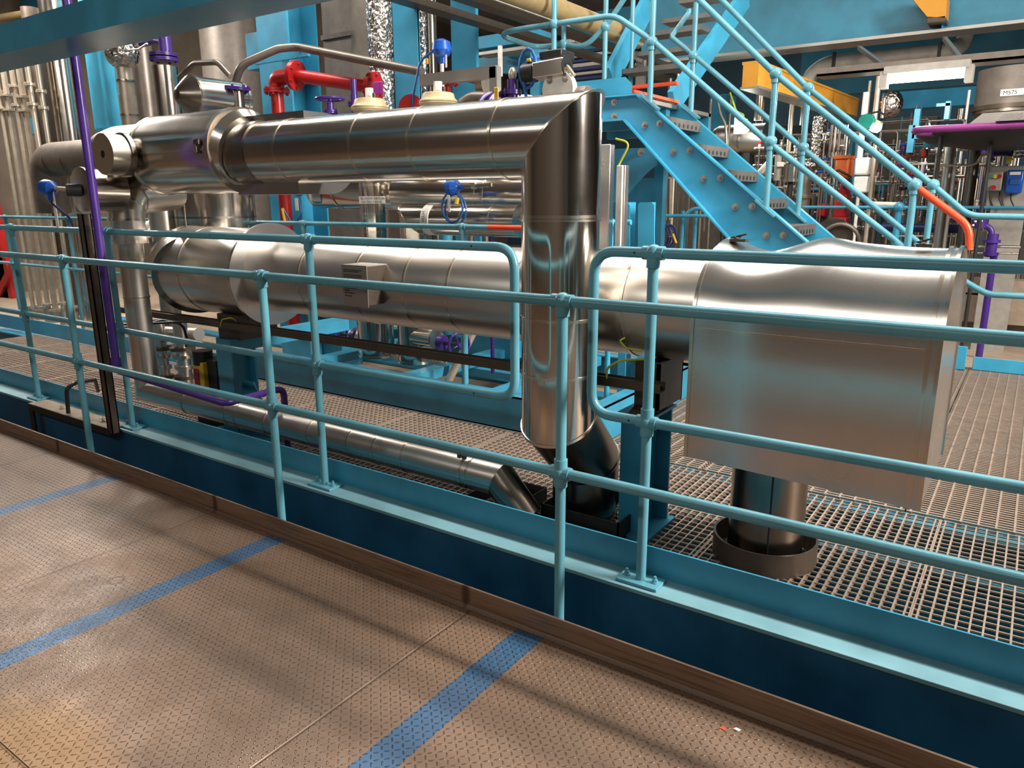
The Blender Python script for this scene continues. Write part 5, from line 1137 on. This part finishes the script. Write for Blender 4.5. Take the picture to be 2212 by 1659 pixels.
for (x0, y0, x1, y1) in ((1812, 395, 1828, 425), (1806, 418, 1830, 432), (1800, 432, 1828, 470), (1796, 468, 1828, 484)): fr_box(x0, y0, x1, y1, 9.0, .25, 'body', 'redvalve', parent=rv, bevel=.02)
MB().box((at(1805, 480, Y=9.05).x, 9.05, G), (at(1824, 480, Y=9.05).x, 9.2, at(1815, 482, Y=9.05).z)).build('stand', 'dark', rv)
r2_ = thing('red_valve', 'smaller red valve body left of the stacked red valve column', 'valve', at(1775, 470, Y=9.2)); fr_box(1765, 440, 1784, 468, 9.2, .2, 'body', 'redvalve', parent=r2_, bevel=.02); MB().box((at(1770, 470, Y=9.25).x, 9.25, G), (at(1780, 470, Y=9.25).x, 9.35, at(1775, 466, Y=9.2).z)).build('stand', 'dark', r2_)
wt = thing('white_trunking', 'white junction trunking in two sections on a white post, right of the orange gear unit', 'trunking', at(1858, 415, Y=8.6)); fr_box(1846, 340, 1876, 378, 8.6, .15, 'upper_cover', 'white', parent=wt, bevel=.015); fr_box(1843, 381, 1873, 416, 8.6, .15, 'lower_cover', 'white', parent=wt, bevel=.015); vcyl(1864, 200, 340, 8.7, 12, 'post', 'white', parent=wt); vcyl(1852, 415, 470, 8.7, 7, 'lower_post', 'white', parent=wt, z0=G)
bl = thing('bulkhead_lamp', 'lit oblong lamp with a teal end cap on the white post', 'lamp', at(1890, 275, Y=8.5)); p0, p1 = at(1872, 264, Y=8.5), at(1902, 280, Y=8.5); dx = (p1-p0).normalized(); MB().bar(p0, p1, .12, .10).build('diffuser', 'tube', bl, bevel=.04); MB().bar(p0+V((0, .03, .05)), p1+V((0, .03, .05)), .16, .04).build('housing', 'beige', bl, bevel=.015)
q = at(1869, 263, Y=8.4); MB().seg(q, q+V((.02, .06, 0)), .075, n=20).build('end_cap', 'teal', bl)
pipe([(1845, 255, 8.5), (1870, 248, 8.5), (1900, 240, 8.5), (1912, 250, 8.5)], 4, 'lamp_cord', 'black', parent=bl, bend=.2)
vp(1893, 165, 280, 8.8, 11, 'cream', 'cream upright pipe above the oblong lamp'); vp(1876, 175, 250, 8.9, 6, 'cream', 'thin cream upright pipe just left of the pipe above the oblong lamp')
vp(1885, 300, 450, 8.9, 9, 'cream', 'cream upright pipe with joints right of the white trunking', z0=G); vp(1908, 212, 255, 8.8, 8, 'steel', 'short bright steel upright pipe right of the oblong lamp')
o = MB().ball(at(1925, 225, Y=9.2), .13, 14, (.9, 1, 1.1)).build('foil_lump', 'foil'); tag(o, 'lump of crinkled foil below the left end of the fluorescent lamp', 'foil')
for (x0, y0, x1, y1, nm, lab) in ((1972, 235, 1985, 300, 'blue_upright', 'blue upright post behind the left end of the magenta rim'), (1960, 270, 1975, 330, 'blue_upright', 'lower blue upright post left of the magenta rim'), (1995, 303, 2125, 316, 'blue_rail', 'level blue rail below the magenta rim'), (2040, 218, 2052, 258, 'blue_upright', 'pale blue upright post under the fluorescent lamp'), (2022, 222, 2054, 230, 'blue_rail', 'short pale blue rail under the fluorescent lamp')):
    fr_box(x0, y0, x1, y1, 8.4, .1, nm, 'beamblue', lab, 'frame')
for i, (px, y0, y1, w, mm, lab) in enumerate(((2045, 318, 445, 22, 'steel2', 'thick bright steel upright pipe below the level blue rail, left one'), (2097, 318, 452, 24, 'steeldark', 'thick steel upright pipe below the level blue rail, right one'), (2028, 300, 400, 6, 'cream', 'thin cream upright pipe left of the thick bright steel pipe'), (2058, 340, 450, 7, 'white', 'thin white upright pipe right of the thick bright steel pipe'), (1992, 355, 395, 7, 'white', 'short white upright above the end joints of the handrails'), (2090, 195, 258, 6, 'cream', 'thin cream upright left of the M575 tank'), (2075, 235, 258, 12, 'steeldark', 'dark steel upright left of the M575 tank'))): vp(px, y0, y1, 8.8, w, mm, lab, z0=G if y1 > 440 else None)
pipe([(2030, 357, 8.7), (2095, 357, 8.7), (2112, 352, 8.7), (2120, 335, 8.7), (2150, 332, 8.7)], 5, 'bent_pipe', 'cream', 'thin bent cream pipe running across the thick steel uprights', 'pipe', bend=.15)
pl = thing('purple_pipe', 'purple flanged pipe piece left of the foil box at the right edge', 'pipe', at(2160, 325, Y=8.5)); a, b = at(2146, 325, Y=8.5), at(2184, 324, Y=8.5); MB().seg(a, b, .05, n=16).build('barrel', 'purple', pl); flange(pl, a, (1, 0, 0), .10, 'purple', 6); flange(pl, b, (1, 0, 0), .10, 'purple', 6)
fr_box(2186, 311, 2225, 340, 8.4, .2, 'foil_box', 'foil', 'crinkled foil covered box at the right edge above the control cabinet', 'box', bevel=.03)
fr_box(2174, 337, 2186, 354, 8.3, .05, 'yellow_tag', 'yellowtag', 'yellow tag hanging between the purple pipe piece and the control cabinet', 'tag')
cc = thing('control_cabinet', 'grey control cabinet with three lights and a blue keypad panel at the right edge', 'cabinet', at(2180, 450, Y=8.3))
fr_box(2134, 358, 2240, 448, 8.3, .25, 'casing', 'grey', parent=cc, bevel=.01); fr_box(2131, 370, 2166, 412, 8.22, .08, 'switch_box', 'grey', parent=cc, bevel=.015)
kp = fr_box(2172, 367, 2210, 418, 8.2, .10, 'keypad_panel', 'bluehead', parent=cc, bevel=.015)
for px, mm in ((2141, 'teal'), (2150, 'yellowtag'), (2159, 'redvalve')): q = at(px, 381, Y=8.2); MB().seg(q, q+V((0, .02, 0)), .018, n=12).build('pilot_light', mm, cc)
q = at(2146, 405, Y=8.19); MB().seg(q, q+V((0, .03, 0)), .02, n=12).build('stop_button', 'redvalve', cc); fr_box(2181, 371, 2205, 378, 8.19, .01, 'display', 'white', parent=cc)
fr_box(2181, 386, 2204, 399, 8.19, .01, 'keys', 'cable', parent=cc); MB().box((at(2140, 450, Y=8.35).x, 8.35, G), (at(2215, 450, Y=8.35).x, 8.5, at(2180, 446, Y=8.35).z)).build('plinth', 'grey', cc)
for k, px in enumerate((2140, 2160, 2185)): pipe([(px, 414, 8.25), (px-2, 430, 8.25), (px+6, 448, 8.25)], 3, 'cable', 'dark', parent=cc, bend=.1)
p5 = thing('purple_valve', 'purple valve with bolted flanges right of the orange red rail end', 'valve', at(2130, 550, Y=7.9))
for (px, y0, y1, w) in ((2115, 474, 492, 30), (2142, 505, 555, 22), (2142, 518, 524, 34), (2140, 545, 552, 30)): vcyl(px, y0, y1, 7.9, w, 'body', 'purple', parent=p5)
pipe([(2105, 488, 7.9), (2125, 485, 7.9), (2142, 495, 7.9), (2142, 515, 7.9)], 12, 'elbow', 'purple', parent=p5, bend=.12); vcyl(2142, 550, 620, 7.95, 14, 'stand', 'purple', parent=p5, z0=G)
for (u, v) in ((2107, 479), (2120, 478), (2102, 487), (2115, 484)): q = at(u, v, Y=7.8); MB().ball(q, .014, 8).build('bolt', 'galv', p5)
pipe([(1905, 490, 9.0), (2085, 495, 9.0)], 18, 'blue_cable_run', 'navy', 'dark blue shrouded cable run low behind the ends of the handrails', 'cable'); pipe([(1905, 510, 9.0), (2085, 510, 9.0)], 4, 'thin_pipe', 'cream', 'thin cream pipe level below the dark blue cable run', 'pipe')
pipe([(2100, 532, 8.0), (2205, 534, 8.0)], 6, 'bright_bar', 'steel', 'bright steel bar level right of the orange red rail end, upper one', 'bar'); pipe([(2100, 546, 8.0), (2200, 548, 8.0)], 5, 'bright_bar', 'steel', 'bright steel bar level right of the orange red rail end, lower one', 'bar')
fr_box(2108, 500, 2230, 560, 8.6, .3, 'steel_housing', 'steeldark', 'dark steel housing below the control cabinet at the right edge', 'housing')
r6 = thing('railing', 'far blue railing crossing level behind the handrail ends to the right edge', 'railing', at(1940, 500, Y=8.1)); a, b = at(1735, 448, Y=8.1), at(2300, 446, Y=8.1); a.z = b.z = at(1990, 448, Y=8.1).z; MB().tube([a, b], rad(at(1990, 448, Y=8.1), 7), 10).build('top_rail', 'beamblue', r6)
q = at(1942, 448, Y=8.1); MB().ball((q.x, 8.1, a.z), .05, 12).build('ball_joint', 'beamblue', r6); MB().seg((q.x, 8.1, G), (q.x, 8.1, a.z), .03, n=10).build('post', 'beamblue', r6)
hm = thing('round_manway', 'round dark manway cover with a hoop handle at the foot of the red valves', 'manway', at(1800, 510, Y=8.3)); q = at(1798, 512, Y=8.3); MB().seg(q, q+V((0, .05, 0)), .19, n=28).build('cover', 'brown', hm); MB().tube(arc(q+V((.08, -.03, -.06)), (1, 0, 0), (0, 0, 1), .19, 0, math.pi*.85, 12), .022, 8).build('hoop', 'darkpipe', hm); MB().box((q.x-.1, 8.34, G), (q.x+.1, 8.42, q.z)).build('stand', 'dark', hm)
pipe([(1880, 440, 8.8), (1940, 442, 8.8)], 10, 'bright_pipe', 'white', 'short bright level pipe just above the far blue railing', 'pipe')
for i, (px, py) in enumerate(((1968, 332), (1995, 332))): 
    t = thing('pressure_switch', ('left' if i == 0 else 'right') + ' one of two brown square switch boxes below the magenta rim', 'switch', at(px, 345, Y=8.5)); fr_box(px-9, py-10, px+9, py+9, 8.5, .08, 'case', 'brown', parent=t, bevel=.01); fr_box(px-6, py-7, px+6, py+6, 8.49, .01, 'window', 'redvalve', parent=t)
# pipe-and-fitting thicket filling the plant: each line its own object
random.seed(21)
mats_ = ['darkpipe', 'cream', 'steel', 'steeldark', 'brown', 'galv', 'beamblue', 'steel2']
def thicket(n, x0, x1, y0, y1, Ya, Yb, grp, lab, vertical):
    for i in range(n):
        Y = random.uniform(Ya, Yb); px = random.uniform(x0, x1); py = random.uniform(y0, y1); w = random.choice((3, 4, 5, 7)); mm = random.choice(mats_)
        p = at(px, py, Y=Y); r = rad(p, w)
        if vertical: m = MB().seg((p.x, Y, G), (p.x, Y, p.z), r, n=10)
        else: L = random.uniform(.3, .9); m = MB().tube(rounded([p, p+V((L, 0, 0)), V((p.x+L, Y, G))], .06, 3), r, 8)
        tag(m.build('thin_pipe', mm), lab, 'pipe', grp)
thicket(80, 1590, 2200, 225, 420, 9.9, 13, 'upright pipe thicket', 'one of the many thin upright pipes crowding the plant far behind the stair', True)
thicket(80, 1600, 2170, 260, 470, 9.8, 12, 'level pipe thicket', 'one of the many thin bent pipes crowding the plant far behind the stair', False)
def small_valve(p, s, mm, lab, grp):
    t = thing('small_valve', lab, 'valve', p-V((0, 0, s)), grp)
    MB().lathe(p-V((0, 0, s)), (0, 0, 1), [(0, s*.3), (s*.3, s*.3), (s*.4, s*.8), (s*.6, s*.8), (s*.7, s*.5), (s*1.4, s*.5), (s*1.5, s*.2)], 12).build('body', mm, t)
    MB().seg(p+V((-s*1.1, 0, -s*.5)), p+V((s*1.1, 0, -s*.5)), s*.35, n=10).build('branch', 'galv', t)
    MB().seg((p.x, p.y, G), p-V((0, 0, s*.9)), s*.16, n=8).build('stand', 'darkpipe', t)
    MB().seg(p+V((0, 0, s*.5)), p+V((0, 0, s*.9)), s*.6, n=10).build('head', random.choice(['black', 'cream', 'galv', 'redvalve', 'bluehead', 'white']), t)
for i in range(120):
    Y = random.uniform(9.1, 10.8); p = at(random.uniform(1610, 2140), random.uniform(290, 495), Y=Y)
    small_valve(p, random.uniform(.035, .07), random.choice(['galv', 'brown', 'cream', 'steel', 'purple']), 'one of the many small valves crowding the plant far behind the stair', 'small valve thicket')
# big dark bodies behind the thicket
for (x0, y0, x1, y1, Y, mm, nm, lab) in ((1900, 255, 2010, 500, 12.5, 'brown', 'dark_vessel_block', 'big dark brown equipment block behind the oblong lamp'), (1650, 270, 1760, 500, 12.8, 'dark', 'dark_vessel_block', 'dark equipment block behind the foil wrapped pipe'), (1640, 380, 2130, 505, 13.2, 'beamblue', 'plant_frame_panel', 'low blue panel wall closing the plant behind the thicket'), (1905, 183, 2110, 232, 13, 'colblue', 'plant_frame_panel', 'blue panel wall just under the fluorescent lamp'), (2090, 380, 2130, 470, 10.2, 'navy', 'cable_drop', 'dark blue bundle of cables left of the control cabinet')):
    fr_box(x0, y0, x1, y1, Y, .4, nm, mm, lab, 'equipment')
for (px, py, mm, nm, lab) in ((1562, 1574, 'orange', 'paint_scrap', 'tiny orange scrap lying on the checker plate near the kerb'), (1592, 1576, 'white', 'paper_scrap', 'tiny white scrap lying on the checker plate beside the orange scrap')):
    q = at(px, py, Z=.0); tag(MB().prism([q+V((-.009, -.004, .0005)), q+V((.006, -.006, .0005)), q+V((.01, .003, .0005)), q+V((-.004, .006, .0005))], (0, 0, .0015)).build(nm, mm), lab, 'scrap')
pipe([(-40, 45, 5.2), (60, 28, 5.2), (150, 22, 5.2), (300, -12, 5.2)], 13, 'overhead_pipe', 'tan', 'thin tan pipe crossing the top left corner above the overhead beam', 'pipe', bend=.2)
fr_box(44, -60, 90, 60, 6.2, .2, 'overhead_post', 'colblue', 'blue post end seen above the overhead beam in the top left corner', 'post')
# ================================================================== lamps and light of the hall
def strip(x, y, z, L, power, col=(1, .94, .86), w=.22, along='x'):
    t = bpy.data.lights.new('ceiling_or_fill_light', 'AREA'); t.shape = 'RECTANGLE'; t.size = L; t.size_y = w; t.energy = power; t.color = col
    o = bpy.data.objects.new('ceiling_or_fill_light', t); COL.objects.link(o); o.location = (x, y, z)
    if along == 'y': o.rotation_euler = (0, 0, math.pi/2)
    return o
key = strip(5.4, 3.95, 4.3, 3.6, 1150, w=.26)
zz = (V(key.location)-V((-2.2, 1.5, 0))).normalized(); yy = zz.cross(V((1, 0, 0))).normalized()   # lamp tube kept level along the rails, face turned to the walkway
key.rotation_euler = Matrix((yy.cross(zz), yy, zz)).transposed().to_euler()
strip(-2.4, 3.9, 4.5, 9.0, 250, w=.6)
strip(-3.0, 6.2, 5.5, 8.0, 150, w=.5)
strip(-2.5, 12.2, 5.5, 9.0, 190, w=.5)
strip(-4.0, 15.5, 5.6, 12.0, 160, w=.5)
fill = strip(-2.5, -3.0, 4.2, 7.0, 85, w=.2)
fill.rotation_euler = (math.radians(62), 0, 0)      # added fill light behind the walkway, tilted to brighten the plant fronts
strip(-10.0, 4.0, 4.4, 3.0, 420, w=.14, along='y')
def bulb(p, e, col=(1, .95, .85), r=.1):
    t = bpy.data.lights.new('lamp_light', 'POINT'); t.energy = e; t.color = col; t.shadow_soft_size = r
    o = bpy.data.objects.new('lamp_light', t); COL.objects.link(o); o.location = p; return o
bulb(at(1606, 275, Y=9.1)+V((0, -.1, 0)), 18, (.85, 1, .9)); bulb((fa+fb)/2+V((0, -.05, -.15)), 30)
w = bpy.data.worlds.new('hall'); scn.world = w; w.use_nodes = True
w.node_tree.nodes['Background'].inputs[0].default_value = (.55, .50, .44, 1); w.node_tree.nodes['Background'].inputs[1].default_value = .09
vs = scn.view_settings; vs.view_transform = 'Standard'; vs.look = 'None'; vs.exposure = 0.15; vs.gamma = 1; vs.use_curve_mapping = False
scn.cycles.max_bounces = 8; scn.cycles.glossy_bounces = 6; scn.cycles.diffuse_bounces = 4
scn.cycles.use_denoising = True; scn.cycles.sample_clamp_indirect = 6
